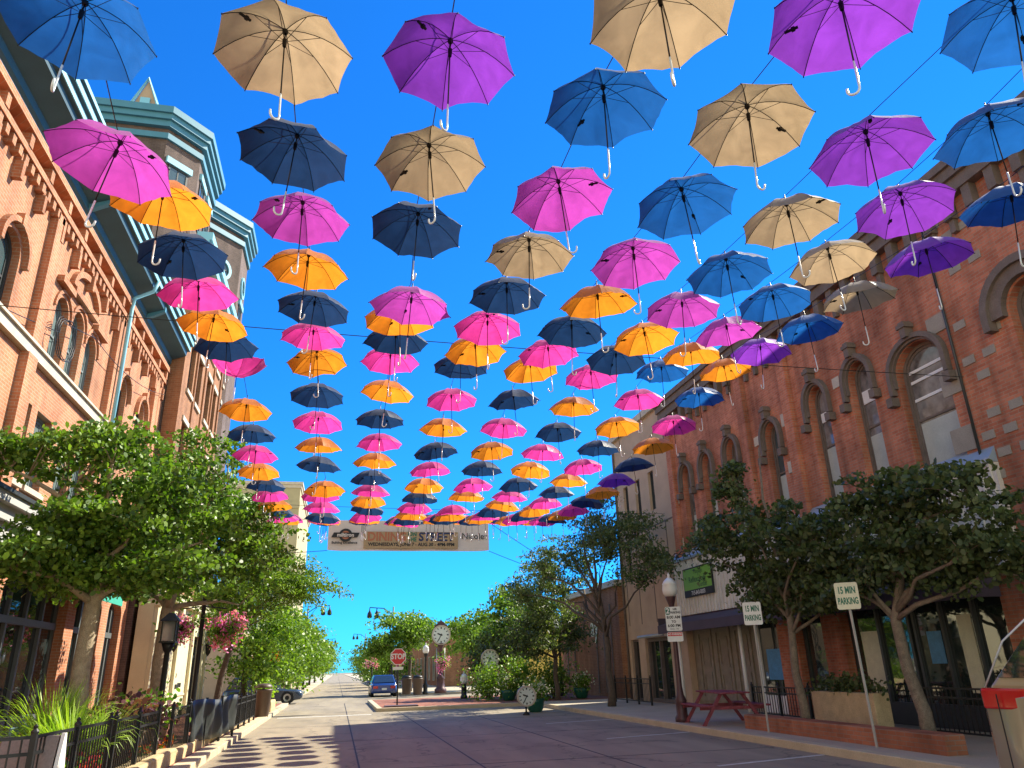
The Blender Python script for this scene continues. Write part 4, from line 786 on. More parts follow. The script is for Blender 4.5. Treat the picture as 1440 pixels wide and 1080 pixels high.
mb.box(x - .18, x + .18, y - .18, y + .18, 2.46, 2.5); mb.loft([[(x + a * .21, y + b * .21, 2.95) for a, b in ((-1, -1), (1, -1), (1, 1), (-1, 1))], [(x + a * .06, y + b * .06, 3.14) for a, b in ((-1, -1), (1, -1), (1, 1), (-1, 1))]]); mb.build('lantern', m_iron, t)
MB().box(x - .135, x + .135, y - .135, y + .135, 2.51, 2.94).build('lantern_glass', glassmat('lantern_glass', (.12, .16, .18), .1), t)
t = thing('trash_can', 'brown tapered trash can on the left kerb under the orange basket', 'trash can', (-2.82, 33.4, .14))
MB().lathe([(.24, 0), (.26, .04), (.33, .92), (.36, .94), (.36, 1.0), (.3, 1.02), (.28, .96), (.0, .96)], (-2.82, 33.4, .14), 18).build('bin', m_trash, t, True)
MB().lathe([(.34, 1.06), (.35, 1.09), (.24, 1.2), (.0, 1.23)], (-2.82, 33.4, .14), 18).build('lid', m_trash, t, True)
for a in (0, 1.57, 3.14, 4.71): mb = MB(); mb.tube([(-2.82 + .3 * math.cos(a), 33.4 + .3 * math.sin(a), 1.1), (-2.82 + .3 * math.cos(a), 33.4 + .3 * math.sin(a), 1.24)], .012, 5); mb.build('lid_support', m_trash, t)
t = thing('stone_planter', 'sandstone planter block with yellow green shrub past the trash can', 'planter', (-3.1, 38, .14)); MB().box(-3.6, -2.75, 37, 39.5, .14, .6).build('block', m_stone, t, bevel=.06)
leaf_mesh('foliage', rng.normal(size=(900, 3)) * np.array([.22, .6, .25]) + np.array([-3.2, 38.2, .95]), None, .12, m_fern, t)
def acorn(x, y, label, h=3.4, pm=m_post, s=1.0):
    t = thing('street_lamp', label, 'street lamp', (x, y, .14), 'white acorn globe street lamps')
    MB().lathe([(.2, 0), (.2, .12), (.15, .2), (.15, .5), (.17, .55), (.1, .7), (.075, .9), (.055, h - .5), (.07, h - .45), (.06, h - .3), (.12, h - .12), (.15, h - .02), (.15, h)], (x, y, .14), 14).build('post', pm, t, True)
    MB().lathe([(.13, 0), (.2, .08), (.22, .2), (.2, .33), (.21, .35), (.15, .45), (.06, .53)], (x, y, .14 + h), 16).build('globe', m_globe, t, True)
    MB().lathe([(.06, .53), (.03, .57), (.04, .61), (.0, .7)], (x, y, .14 + h), 10).build('finial', m_globe, t, True)
    return t
acorn(9.4, 21.0, 'white acorn lamp on a maroon post carrying the two hour parking sign', 3.35)
acorn(5.9, 54.5, 'white acorn lamp on a dark post between the bins and the tall clock', 2.6, m_iron)
acorn(8.5, 46.2, 'white acorn lamp globe seen among leaves above the middle clock', 3.2, m_iron)
acorn(12.1, 42.6, 'white acorn lamp in front of the mural building', 3.4, m_iron)
acorn(6.9, 44.0, 'low white acorn lamp among the shrubs right of the tall clock', .75, m_iron)
acorn(5.2, 74, 'tiny far white acorn lamp just behind the stop sign', 3.0, m_iron)
def arm_lamp(x, y, s, label, h=8.2, arm=2.2):
    t = thing('pendant_street_light', label, 'street light', (x, y, .14), 'tall arm lights with hanging lanterns far down the street')
    MB().lathe([(.16, 0), (.1, 1), (.06, h)], (x, y, .14), 10).build('pole', m_iron, t, True)
    mb = MB(); mb.tube([(x, y, h - .6), (x + s * arm * .4, y, h), (x + s * arm, y, h + .1)], .045, 6); mb.tube([(x, y, h - 1.3), (x + s * arm * .4, y, h - .05)], .025, 5); mb.build('arm', m_iron, t)
    for q in (.7, 1): MB().lathe([(.03, 0), (.06, -.3), (.2, -.55), (.24, -.9), (.05, -1.0)], (x + s * arm * q, y, h + .1), 8).build('pendant', m_iron, t, True)
arm_lamp(-3.3, 84, 1, 'tall arm light with two dark pendants over the left trees'); arm_lamp(4.9, 74, -1, 'tall arm light with dark pendants above the tree behind the stop sign', 7.2)
arm_lamp(-2.9, 170, 1, 'far arm light with pendants at the left of the vanishing point'); arm_lamp(4.9, 150, -1, 'far arm light with pendants at the right of the vanishing point')
for x, y, lb in ((4.75, 55.9, 'dark trash bin left of the pair behind the stop sign'), (5.35, 54.2, 'dark trash bin right of the pair, beside the lamp post')):
    t = thing('trash_bin', lb, 'trash bin', (x, y, .14)); MB().lathe([(.28, 0), (.3, .05), (.34, .95), (.36, .97), (.36, 1.03)], (x, y, .14), 14).build('bin', m_trash, t, True); MB().lathe([(.36, 1.03), (.3, 1.16), (.1, 1.22), (0, 1.22)], (x, y, .14), 14).build('lid', m_iron, t, True)
basket('pink flower basket on the tall clock post', (7.25, 55.4, 2.15), .42, m_pinkfl, .3, None, 500)
for x, y, lb in ((2.9, 69, 'pink flower basket above the blue sedan roof'), (5.0, 69, 'dark pink flower basket between the stop sign and the bins')):
    basket(lb, (x, y, 2.4), .55, m_pinkfl, .3, None, 400); mb = MB(); mb.tube([(x, y, .1), (x, y, 2.2)], .05, 8); tag(mb.build('basket_pole', m_iron, None, True), 'dark pole under the ' + lb, 'pole')
for x, y, lb in ((8.4, 39.2, 'green round planter pot at the foot of the middle clock'), (7.75, 31.2, 'green round planter pot at the foot of the lowest clock'), (11.9, 38.3, 'green planter pot against the mural wall')):
    t = thing('planter_pot', lb, 'planter', (x, y, .145 if y > 36 else 0)); zb = .145 if y > 36 else .0
    MB().lathe([(.22, 0), (.3, .1), (.36, .35), (.4, .5), (.36, .5), (.3, .42), (0, .42)], (x, y, zb), 16).build('pot', M('green_glazed_pot', (.01, .09, .06), .35), t, True)
    leaf_mesh('foliage', rng.normal(size=(600, 3)) * np.array([.24, .24, .2]) + np.array([x, y, zb + .75]), None, .12, m_leafB, t); leaf_mesh('flowers', rng.normal(size=(160, 3)) * np.array([.25, .25, .18]) + np.array([x, y, zb + .9]), None, .1, leafmat('white_petal', (.6, .55, .5), (.8, .75, .7)), t)

# ------------------------------------------------------------------ clocks
def clock(label, c, R, base, grand=True, name='street_clock'):
    x, y, z = c; t = thing(name, label, 'clock', (x, y, base)); D = .22 * R / .6
    if grand:
        MB().lathe([(.42, 0), (.42, .25), (.3, .35), (.26, .9), (.3, .95), (.16, 1.15), (.12, 1.5), (.1, z - R - base - .5), (.16, z - R - base - .42), (.12, z - R - base - .3), (.26, z - R - base - .05), (.34, z - R - base + .06)], (x, y, base), 14).build('post', m_post, t, True)
        mb = MB(); mb.tube([(x + .28, y, base + .9), (x + .28, y, z - R - .25)], .035, 6); mb.tube([(x - .28, y, base + .9), (x - .28, y, z - R - .25)], .035, 6); mb.build('side_column', m_galv, t, True)
        mb = MB(); mb.prism([(x + a * R, y - D, z + b * R) for a, b in ((-.75, .85), (.75, .85), (.7, 1.1), (.45, 1.2), (.3, 1.42), (.1, 1.52), (0, 1.72), (-.1, 1.52), (-.3, 1.42), (-.45, 1.2), (-.7, 1.1))], (0, 2 * D, 0)); mb.build('pediment', m_post, t, bevel=.02)
    else:
        MB().lathe([(.14, 0), (.12, .06), (.035, .12), (.03, z - base - R * .9)], (x, y + .02, base), 10).build('post', m_iron, t, True)
    mb = MB(); mb.disc((x, y - D, z), R * 1.04, 'y', 2 * D, 32); mb.build('case', m_post if grand else m_iron, t)
    n = 32; mb = MB(); O = [(x + R * 1.08 * math.cos(2 * PI * i / n), y - D - .05, z + R * 1.08 * math.sin(2 * PI * i / n)) for i in range(n)]; I = [(x + (p[0] - x) * .86, p[1], z + (p[2] - z) * .86) for p in O]; mb.ring(O, I, (0, .09, 0)); mb.build('bezel', m_lime, t)
    mb = MB(); mb.disc((x, y - D - .012, z), R * .95, 'y', .012, 32); f = mb.build('dial', M('pale_dial', (.62, .68, .62), .4, var=.06), t)
    mb = MB(); yy = y - D - .016
    for k in range(12):
        a = k * PI / 6; r0, r1 = R * .66, R * .86; w = R * (.045 if k % 3 else .07); dx, dz = math.sin(a), math.cos(a)
        mb.prism([(x + dx * r + dz * s * w, yy, z + dz * r - dx * s * w) for r, s in ((r0, -1), (r1, -1), (r1, 1), (r0, 1))], (0, .003, 0))
    mb.build('hour_marks', m_ink, f)
    for nm, a, L, w in (('hour_hand', math.radians(-70), .5, .06), ('minute_hand', math.radians(208), .8, .04)):
        mb = MB(); dx, dz = math.sin(a), math.cos(a); mb.prism([(x + dx * r * R + dz * s * R, yy - .012, z + dz * r * R - dx * s * R) for r, s in ((-.15, -w), (L * .8, -w * 1.2), (L, 0), (L * .8, w * 1.2), (-.15, w))], (0, .006, 0)); mb.build(nm, m_ink, f)
clock('tall maroon street clock with pediment between the trees', (7.12, 56, 3.98), .62, .14)
clock('round clock face on a thin post in the middle of the greenery', (7.98, 42.0, 2.15), .45, .14, False, 'post_clock')
clock('lowest round clock face on a short post beside the parking lane', (7.0, 29.6, .66), .34, 0, False, 'post_clock')

# ------------------------------------------------------------------ signs
def octa(c, r, y, d): return [(c[0] + r * math.cos(PI / 8 + i * PI / 4), y, c[1] + r * math.sin(PI / 8 + i * PI / 4)) for i in range(8)]
t = thing('stop_sign', 'red octagonal stop sign on a dark post at the kerb', 'stop sign', (2.9, 38.6, .145)); xs, ys, zs = 2.85, 38.6, 2.32
mb = MB(); mb.box(xs - .035, xs + .035, ys, ys + .05, .14, 2.3); mb.build('post', m_iron, t)
mb = MB(); mb.prism(octa((xs, zs), .40, ys - .01, 0), (0, -.012, 0)); p = mb.build('plate', m_white, t)
mb = MB(); mb.prism(octa((xs, zs), .365, ys - .0225, 0), (0, -.004, 0)); mb.build('red_field', m_red, p)
mb = MB(); put_text(mb, 'STOP', .34, (xs, ys - .03, zs), (1, 0, 0), bold=.012, sx=.85); mb.build('lettering', m_white, p, fix=False)
mb = MB(); mb.box(xs - .25, xs + .25, ys - .02, ys, 1.72, 1.86); mb.build('small_plate', m_signw, t)
MB().box(2.2, 3.7, 37.0, 37.9, .14, .2).build('base_slab', m_trash, t)
def facing(px, py, toward=(0, 0)):
    v = Vector((toward[0] - px, toward[1] - py)).normalized(); return v, Vector((-v.y, v.x))
def rrect(w, h, r=.04, n=4): return [(sx * (w / 2 - r) + r * math.cos(a0 + k * PI / 2 / n), sy * (h / 2 - r) + r * math.sin(a0 + k * PI / 2 / n)) for sx, sy, a0 in ((1, 1, 0), (-1, 1, PI / 2), (-1, -1, PI), (1, -1, 3 * PI / 2)) for k in range(n + 1)]
def plate(par, name, c, nrm, rgt, w, h, mat, th=.012, off=0):
    mb = MB(); pts = [(c[0] + rgt.x * a + nrm.x * off, c[1] + rgt.y * a + nrm.y * off, c[2] + b) for a, b in rrect(w, h, min(.04, h * .2))]; mb.prism(pts, (nrm.x * th, nrm.y * th, 0)); return mb.build(name, mat, par)
def parking15(x, y, zc, w, h, lean, label, mat, ztop):
    t = thing('parking_sign', label, 'parking sign', (x, y, .14), 'fifteen minute parking signs'); n = Vector((-.55, -.83)).normalized(); r = Vector((-n.y, n.x))
    mb = MB(); mb.tube([(x, y, .1), (x + lean, y, ztop)], .026, 6); mb.build('post', m_galv, t)
    c = (x + lean, y, zc); p = plate(t, 'plate', c, n, r, w, h, mat, .01, .035)
    mb = MB(); o = lambda dz: (c[0] + n.x * .05, c[1] + n.y * .05, c[2] + dz); R3 = (r.x, r.y, 0)
    put_text(mb, '15 MIN', h * .36, o(h * .2), R3, bold=.006, fit=w * .72); put_text(mb, 'PARKING', h * .34, o(-h * .2), R3, bold=.006, fit=w * .86)
    mb.build('lettering', m_inkgreen, p, fix=False)
parking15(9.6, 16.85, 2.73, .42, .52, 0, 'fifteen minute parking sign with the white plate, left of the two', m_signw, 3.0)
parking15(9.6, 13.15, 2.8, .42, .5, -.05, 'fifteen minute parking sign with the weathered cream plate, right of the two', m_signcr, 3.05)
t = thing('parking_sign', 'white two hour parking sign with a red strip below, strapped to the lamp post', 'parking sign', (9.3, 20.85, 2.3)); n, r = Vector((-.4, -.916)).normalized(), None; r = Vector((-n.y, n.x)); c = (9.36, 20.85, 2.86)
p = plate(t, 'plate', c, n, r, .44, .66, m_signw, .01, .05); R3 = (r.x, r.y, 0); q = lambda a, dz, o=.064: (c[0] + r.x * a + n.x * o, c[1] + r.y * a + n.y * o, c[2] + dz)
plate(p, 'green_square', q(-.145, .215, 0), n, r, .13, .2, m_inkgreen, .003, .06)
mb = MB(); put_text(mb, '2', .2, q(-.145, .215, .065), R3, bold=.006); mb.build('numeral', m_white, p, fix=False)
mb = MB(); put_text(mb, 'HR', .085, q(.06, .26), R3, bold=.003); put_text(mb, 'PARKING', .085, q(.06, .17), R3, bold=.003, sx=.85); put_text(mb, '8:00 AM', .11, q(0, .04), R3, bold=.003); put_text(mb, 'TO', .09, q(0, -.08), R3, bold=.003); put_text(mb, '6:00 PM', .11, q(0, -.19), R3, bold=.003); put_text(mb, 'MON - FRI', .055, q(0, -.28), R3); mb.build('lettering', m_ink, p, fix=False)
c2 = (c[0], c[1], 2.37); p = plate(t, 'lower_plate', c2, n, r, .44, .26, m_signw, .01, .05)
plate(p, 'red_strip', (c2[0], c2[1], c2[2] + .07), n, r, .41, .1, m_red, .003, .06); mb = MB(); put_text(mb, 'NO PARKING', .07, (c2[0] + n.x * .066, c2[1] + n.y * .066, c2[2] + .07), R3, bold=.002); mb.build('lettering', m_white, p, fix=False)

# ------------------------------------------------------------------ street banner
YB = 40.0; t = thing('street_banner', 'wide pale banner strung across the street announcing street dining', 'banner', (3.4, YB, 7.5)); x0, x1, z0, z1 = -.82, 7.67, 7.56, 9.15
mb = MB(); n = 40; vs = []; fs = []
for i in range(n + 1):
    for j in range(9):
        s = i / n; v = j / 8; e = min(s, 1 - s); vs.append((x0 + (x1 - x0) * s, YB + .03 * math.sin(s * 17 + v * 3) + .05 * math.sin(v * 3.1) * math.sin(s * 3.1), z0 + (z1 - z0) * v + .05 * math.exp(-e * 30) * (1 if v < .5 else -1)))
for i in range(n):
    for j in range(8): fs.append((i * 9 + j, (i + 1) * 9 + j, (i + 1) * 9 + j + 1, i * 9 + j + 1))
mb.add(vs, fs); o = mb.build('sheet', m_banner, t, True)
X = (1, 0, 0); yb = YB - .1; W = x1 - x0
mb = MB(); mb.box(x0 + W * .215, x0 + W * .8, yb + .015, yb + .02, z0 + .12, z0 + 1.0); mb.build('tan_panel', m_tanpatch, t)
mb = MB(); put_text(mb, 'DINING', .62, (x0 + W * .357, yb, z0 + .72), X, bold=.02, fit=W * .235); mb.build('copper_lettering', m_copper, t, fix=False)
mb = MB(); put_text(mb, 'ON', .32, (x0 + W * .513, yb, z0 + .87), X, bold=.012, fit=W * .052); put_text(mb, 'THE', .3, (x0 + W * .513, yb, z0 + .59), X, bold=.012, fit=W * .052); mb.build('green_lettering', m_inkgreen, t, fix=False)
mb = MB(); put_text(mb, 'STREET', .62, (x0 + W * .663, yb, z0 + .72), X, bold=.02, fit=W * .222); mb.build('navy_lettering', m_navyink, t, fix=False)
mb = MB(); put_text(mb, 'WEDNESDAYS, JUNE 7 - AUG 30 - 4PM-9PM', .24, (x0 + W * .51, yb, z0 + .33), X, bold=.007, fit=W * .535); mb.build('black_lettering', m_ink, t, fix=False); mb = MB(); put_text(mb, 'Building Excellence', .17, (x0 + W * .1, yb, z0 + .41), X, bold=.006); mb.build('black_lettering', m_ink, t, fix=False); mb = MB(); put_text(mb, 'Nicolet', .46, (x0 + W * .905, yb, z0 + .78), X, bold=.003); mb.build('black_lettering', m_ink, t, fix=False)
mb = MB(); cx = x0 + W * .105; mb.disc((cx, yb + .01, z0 + .8), .34, 'y', .01, 28); mb.prism([(cx - .72, yb - .004, z0 + .68), (cx + .6, yb - .004, z0 + .68), (cx + .72, yb - .004, z0 + .93), (cx - .6, yb - .004, z0 + .93)], (0, .012, 0)); lg = mb.build('oval_emblem', m_ink, t)
mb = MB(); put_text(mb, 'miltiron', .27, (cx, yb - .012, z0 + .8), X, bold=.008); mb.build('emblem_lettering', m_banner, lg, fix=False); mb = MB(); mb.disc((cx, yb + .004, z0 + .8), .22, 'y', .003, 24); mb.build('emblem_core', m_copper, lg)
def sagline(a, b, sag, n=24): return [tuple(a[k] + (b[k] - a[k]) * i / n - (sag * 4 * (i / n) * (1 - i / n) if k == 2 else 0) for k in range(3)) for i in range(n + 1)]
mb = MB(); mb.tube(sagline((-7, YB - .2, 7.4), (x0, YB, z0 + .02), .1), .016, 5); mb.tube(sagline((x1, YB, z0 + .02), (13.6, YB, 5.6), .1), .016, 5); mb.tube(sagline((-7, YB, 9.6), (x0, YB, z1), .1), .016, 5); mb.tube(sagline((x1, YB, z1), (13.4, YB, 5.65), .1), .016, 5); mb.build('guy_rope', m_iron, t)

# ------------------------------------------------------------------ right pavement furniture
t = thing('picnic_table', 'maroon painted picnic table with attached benches on the right pavement', 'picnic table', (10.2, 20.3, .145)); a0 = math.radians(82); u = (math.cos(a0), math.sin(a0)); v = (-u[1], u[0]); cc = (10.1, 19.9)
def pt(a, b, z): return (cc[0] + u[0] * a + v[0] * b, cc[1] + u[1] * a + v[1] * b, z)
mb = MB()
for k in range(-2, 3): mb.obox((cc[0] + v[0] * k * .155, cc[1] + v[1] * k * .155), u, v, 1.05, .07, .9, .94)
mb.build('tabletop', m_maroon, t, bevel=.006)
for s in (-1, 1):
    mb = MB()
    for k in (0, 1): q = s * (.68 + k * .15); mb.obox((cc[0] + v[0] * q, cc[1] + v[1] * q), u, v, 1.05, .068, .6, .64)
    mb.build('bench', m_maroon, t, bevel=.006)
for s in (-1, 1):
    mb = MB(); a = s * .75
    for q0, q1 in ((.28, .8), (-.28, -.8)): mb.prism([pt(a, q0 - .05, .9), pt(a, q0 + .05, .9), pt(a, q1 + .05, .145), pt(a, q1 - .05, .145)], (u[0] * .05, u[1] * .05, 0))
    mb.prism([pt(a + .05, -.85, .52), pt(a + .05, .85, .52), pt(a + .05, .85, .6), pt(a + .05, -.85, .6)], (u[0] * .04, u[1] * .04, 0)); mb.build('leg_frame', m_maroon, t)
railing('low black railing by the tan building door on the right pavement', [(12.0, 29.5), (12.0, 33.6)], .15, 1.0, .14)['group'] = 'black railings on the right pavement'
railing('black railing behind the signs in front of the brick piers', [(11.9, 17.2), (11.9, 21.5)], .15, .85, .13)['group'] = 'black railings on the right pavement'
railing('black mesh railing in front of the rightmost shop window', [(11.8, 12.6), (11.8, 14.6)], .15, .95, .12)['group'] = 'black railings on the right pavement'
t = thing('brick_planter', 'long low brick planter along the right kerb behind the parking signs', 'planter', (9.9, 14.6, .145))
MB().box(9.75, 10.15, 11.6, 18.2, .1, .46).build('wall', brick('planter_brick', (.42, .16, .085), (.34, .12, .06), (.3, .2, .15)), t, bevel=.02)
t = thing('window_planter', 'brown planter box with small shrubs under the shop window', 'planter', (11.6, 16.3, .145)); MB().box(11.3, 11.7, 15.3, 17.6, .145, .95).build('box', m_stone, t, bevel=.02); leaf_mesh('foliage', rng.normal(size=(700, 3)) * np.array([.12, .6, .12]) + np.array([11.5, 16.4, 1.08]), None, .1, m_leafD, t)

# ------------------------------------------------------------------ vehicles
def car(name, label, cat, loc, ang, L, Wd, H, col, glass=m_glassD, suv=False, low=None, tail=True):
    """length along local +x (front)"""
    t = thing(name, label, cat, loc); ca, sa = math.cos(ang), math.sin(ang)
    def P(x, y, z): return (loc[0] + ca * x - sa * y, loc[1] + sa * x + ca * y, loc[2] + z)
    pm = paint(name + '_paint', col); hw = Wd / 2; b = .62 * H if not suv else .58 * H
    def sect(x, zb, zt, w, e=.06): return [P(x, -w + e, zb), P(x, w - e, zb), P(x, w, zb + e), P(x, w, zt - e * 1.6), P(x, w - e * 1.6, zt), P(x, -w + e * 1.6, zt), P(x, -w, zt - e * 1.6), P(x, -w, zb + e)]
    mb = MB(); f = L / 2
    secs = [(-f, .38, b * .86, hw * .86), (-f + .12, .26, b * .97, hw * .95), (-f + .7, .22, b, hw), (-.1 * L, .2, b, hw), (.18 * L, .2, b * .98, hw), (f - .5, .22, b * .9, hw * .97), (f - .12, .26, b * .8, hw * .92), (f, .36, b * .66, hw * .82)]
    mb.loft([sect(*q) for q in secs], 0); body = mb.build('body', pm, t, True); body.modifiers.new('es', 'EDGE_SPLIT').split_angle = math.radians(38)
    r0, r1, r2, r3 = ((-f + .15, -f + (1.15 if low else .55), .02 * L, .2 * L) if suv else (-.44 * L, -.24 * L, .06 * L, .22 * L))
    w0, w1 = hw * .93, hw * .74
    mb = MB(); mb.loft([[P(r0, -w0, b - .03), P(r3, -w0, b - .03), P(r3, w0, b - .03), P(r0, w0, b - .03)], [P(r1, -w1, H), P(r2, -w1, H), P(r2, w1, H), P(r1, w1, H)]]); mb.build('cabin', pm, t, bevel=.05)
    def lerp(a, c, s): return tuple(a[k] + (c[k] - a[k]) * s for k in range(3))
    def quadpane(A, B, Cc, D, out, nm, m, k=.1, top=.14):
        # inset pane on the face A,B (bottom) C,D (top)
        bl_, brr = lerp(A, B, k), lerp(A, B, 1 - k); tl_, tr_ = lerp(D, Cc, k), lerp(D, Cc, 1 - k); q = [lerp(bl_, tl_, .1), lerp(brr, tr_, .1), lerp(brr, tr_, 1 - top), lerp(bl_, tl_, 1 - top)]
        o = tuple(out[i] for i in range(3)); mb = MB(); mb.prism([tuple(p[i] + o[i] * .004 for i in range(3)) for p in q], tuple(o[i] * .012 for i in range(3))); return mb.build(nm, m, t)
    d = lambda x, y, z: (ca * x - sa * y, sa * x + ca * y, z)
    for s in (-1, 1):
        xm = (r1 + r2) / 2
        A, B, Cc, D = P(r0, s * w0, b), P(xm, s * w0, b), P(xm, s * w1, H), P(r1, s * w1, H); quadpane(A, B, Cc, D, d(0, s * .9, .4), 'side_window', glass, .06)
        A, B, Cc, D = P(xm, s * w0, b), P(r3, s * w0, b), P(r2, s * w1, H), P(xm, s * w1, H); quadpane(A, B, Cc, D, d(0, s * .9, .4), 'side_window', glass, .06)
    quadpane(P(r3, -w0, b), P(r3, w0, b), P(r2, w1, H), P(r2, -w1, H), d(.7, 0, .6), 'windscreen', glass, .05, .1); quadpane(P(r0, -w0, b), P(r0, w0, b), P(r1, w1, H), P(r1, -w1, H), d(-.7, 0, .6), 'rear_window', glass, .06, .1)
    for s in (-1, 1):
        mb = MB(); mb.obox(P(f - .03, s * hw * .62, 0)[:2], (ca, sa), (-sa, ca), .06, .17, loc[2] + b * .58, loc[2] + b * .76); mb.build('headlight', m_hook, t, bevel=.02)
        mb = MB()
        if low: mb.obox(P(-f + .47, s * (hw - .085), 0)[:2], (ca, sa), (-sa, ca), .36, .075, loc[2] + b * .83, loc[2] + b * .995)
        else: mb.obox(P(-f + .03, s * hw * .66, 0)[:2], (ca, sa), (-sa, ca), .05, .17, loc[2] + b * .62, loc[2] + b * .82)
        mb.build('tail_light', m_lens, t, bevel=.025)
        for xx in (-.3 * L, .31 * L):
            mb = MB(); R = .34 * (1.1 if suv else 1); n = 20; cxx, cy = xx, s * (hw - .1)
            mk = lambda yy, rr: [P(cxx + rr * math.cos(2 * PI * i / n), yy, R + rr * math.sin(2 * PI * i / n)) for i in range(n)]
            mb.loft([mk(cy - s * .12, R), mk(cy + s * .09, R), mk(cy + s * .115, R * .9)]); wh = mb.build('wheel', m_tyre, t)
            mb = MB(); mb.loft([mk(cy + s * .1, R * .62), mk(cy + s * .125, R * .58), mk(cy + s * .11, R * .2)]); mb.build('rim', m_rim, wh)
    mb = MB(); mb.obox(P(-f, 0, 0)[:2], (ca, sa), (-sa, ca), .015, .17, loc[2] + b * .52, loc[2] + b * .66); mb.build('licence_plate', m_signw, t)
    for s in (-1, 1): mb = MB(); mb.obox(P(r3 - .12, s * (hw + .1), 0)[:2], (ca, sa), (-sa, ca), .06, .1, loc[2] + b, loc[2] + b + .16); mb.build('wing_mirror', pm, t, bevel=.03)
    if low:
        for s in (-1, 1):
            for xx in (-f + .36, -.02 * L): mb = MB(); mb.prism([P(xx, s * (hw + .022), .3), P(xx + .015, s * (hw + .022), .3), P(xx + .015, s * (hw + .022), b * .95), P(xx, s * (hw + .022), b * .95)], d(0, s * .004, 0)); mb.build('door_gap', m_ink, t)
            mb = MB(); mb.tube([P(r0, s * w0 * 1.01, b), P(r0 * .68 + r1 * .32, s * (w0 * .56 + w1 * .46), b + (H - b) * .5), P(r1 + .05, s * w1 * 1.02, H)], .011, 6); mb.build('window_trim', m_hook, t, True)
    return t
car('parked_suv', 'dark blue grey car nosing out of the side street on the left', 'car', (-4.2, 50.2, .004), 0, 4.5, 1.85, 1.55, (.03, .05, .085), suv=True)
car('blue_sedan', 'blue sedan seen from behind, left of the stop sign post', 'car', (3.25, 58.6, 0), PI / 2, 4.6, 1.8, 1.42, (.015, .05, .22))
car('parked_van', 'tan vehicle with a large red tail light, cut off by the right edge', 'car', (8.15, 5.45, 0), -PI / 2, 5.0, 1.95, 2.3, (.36, .32, .2), suv=True, low=True)

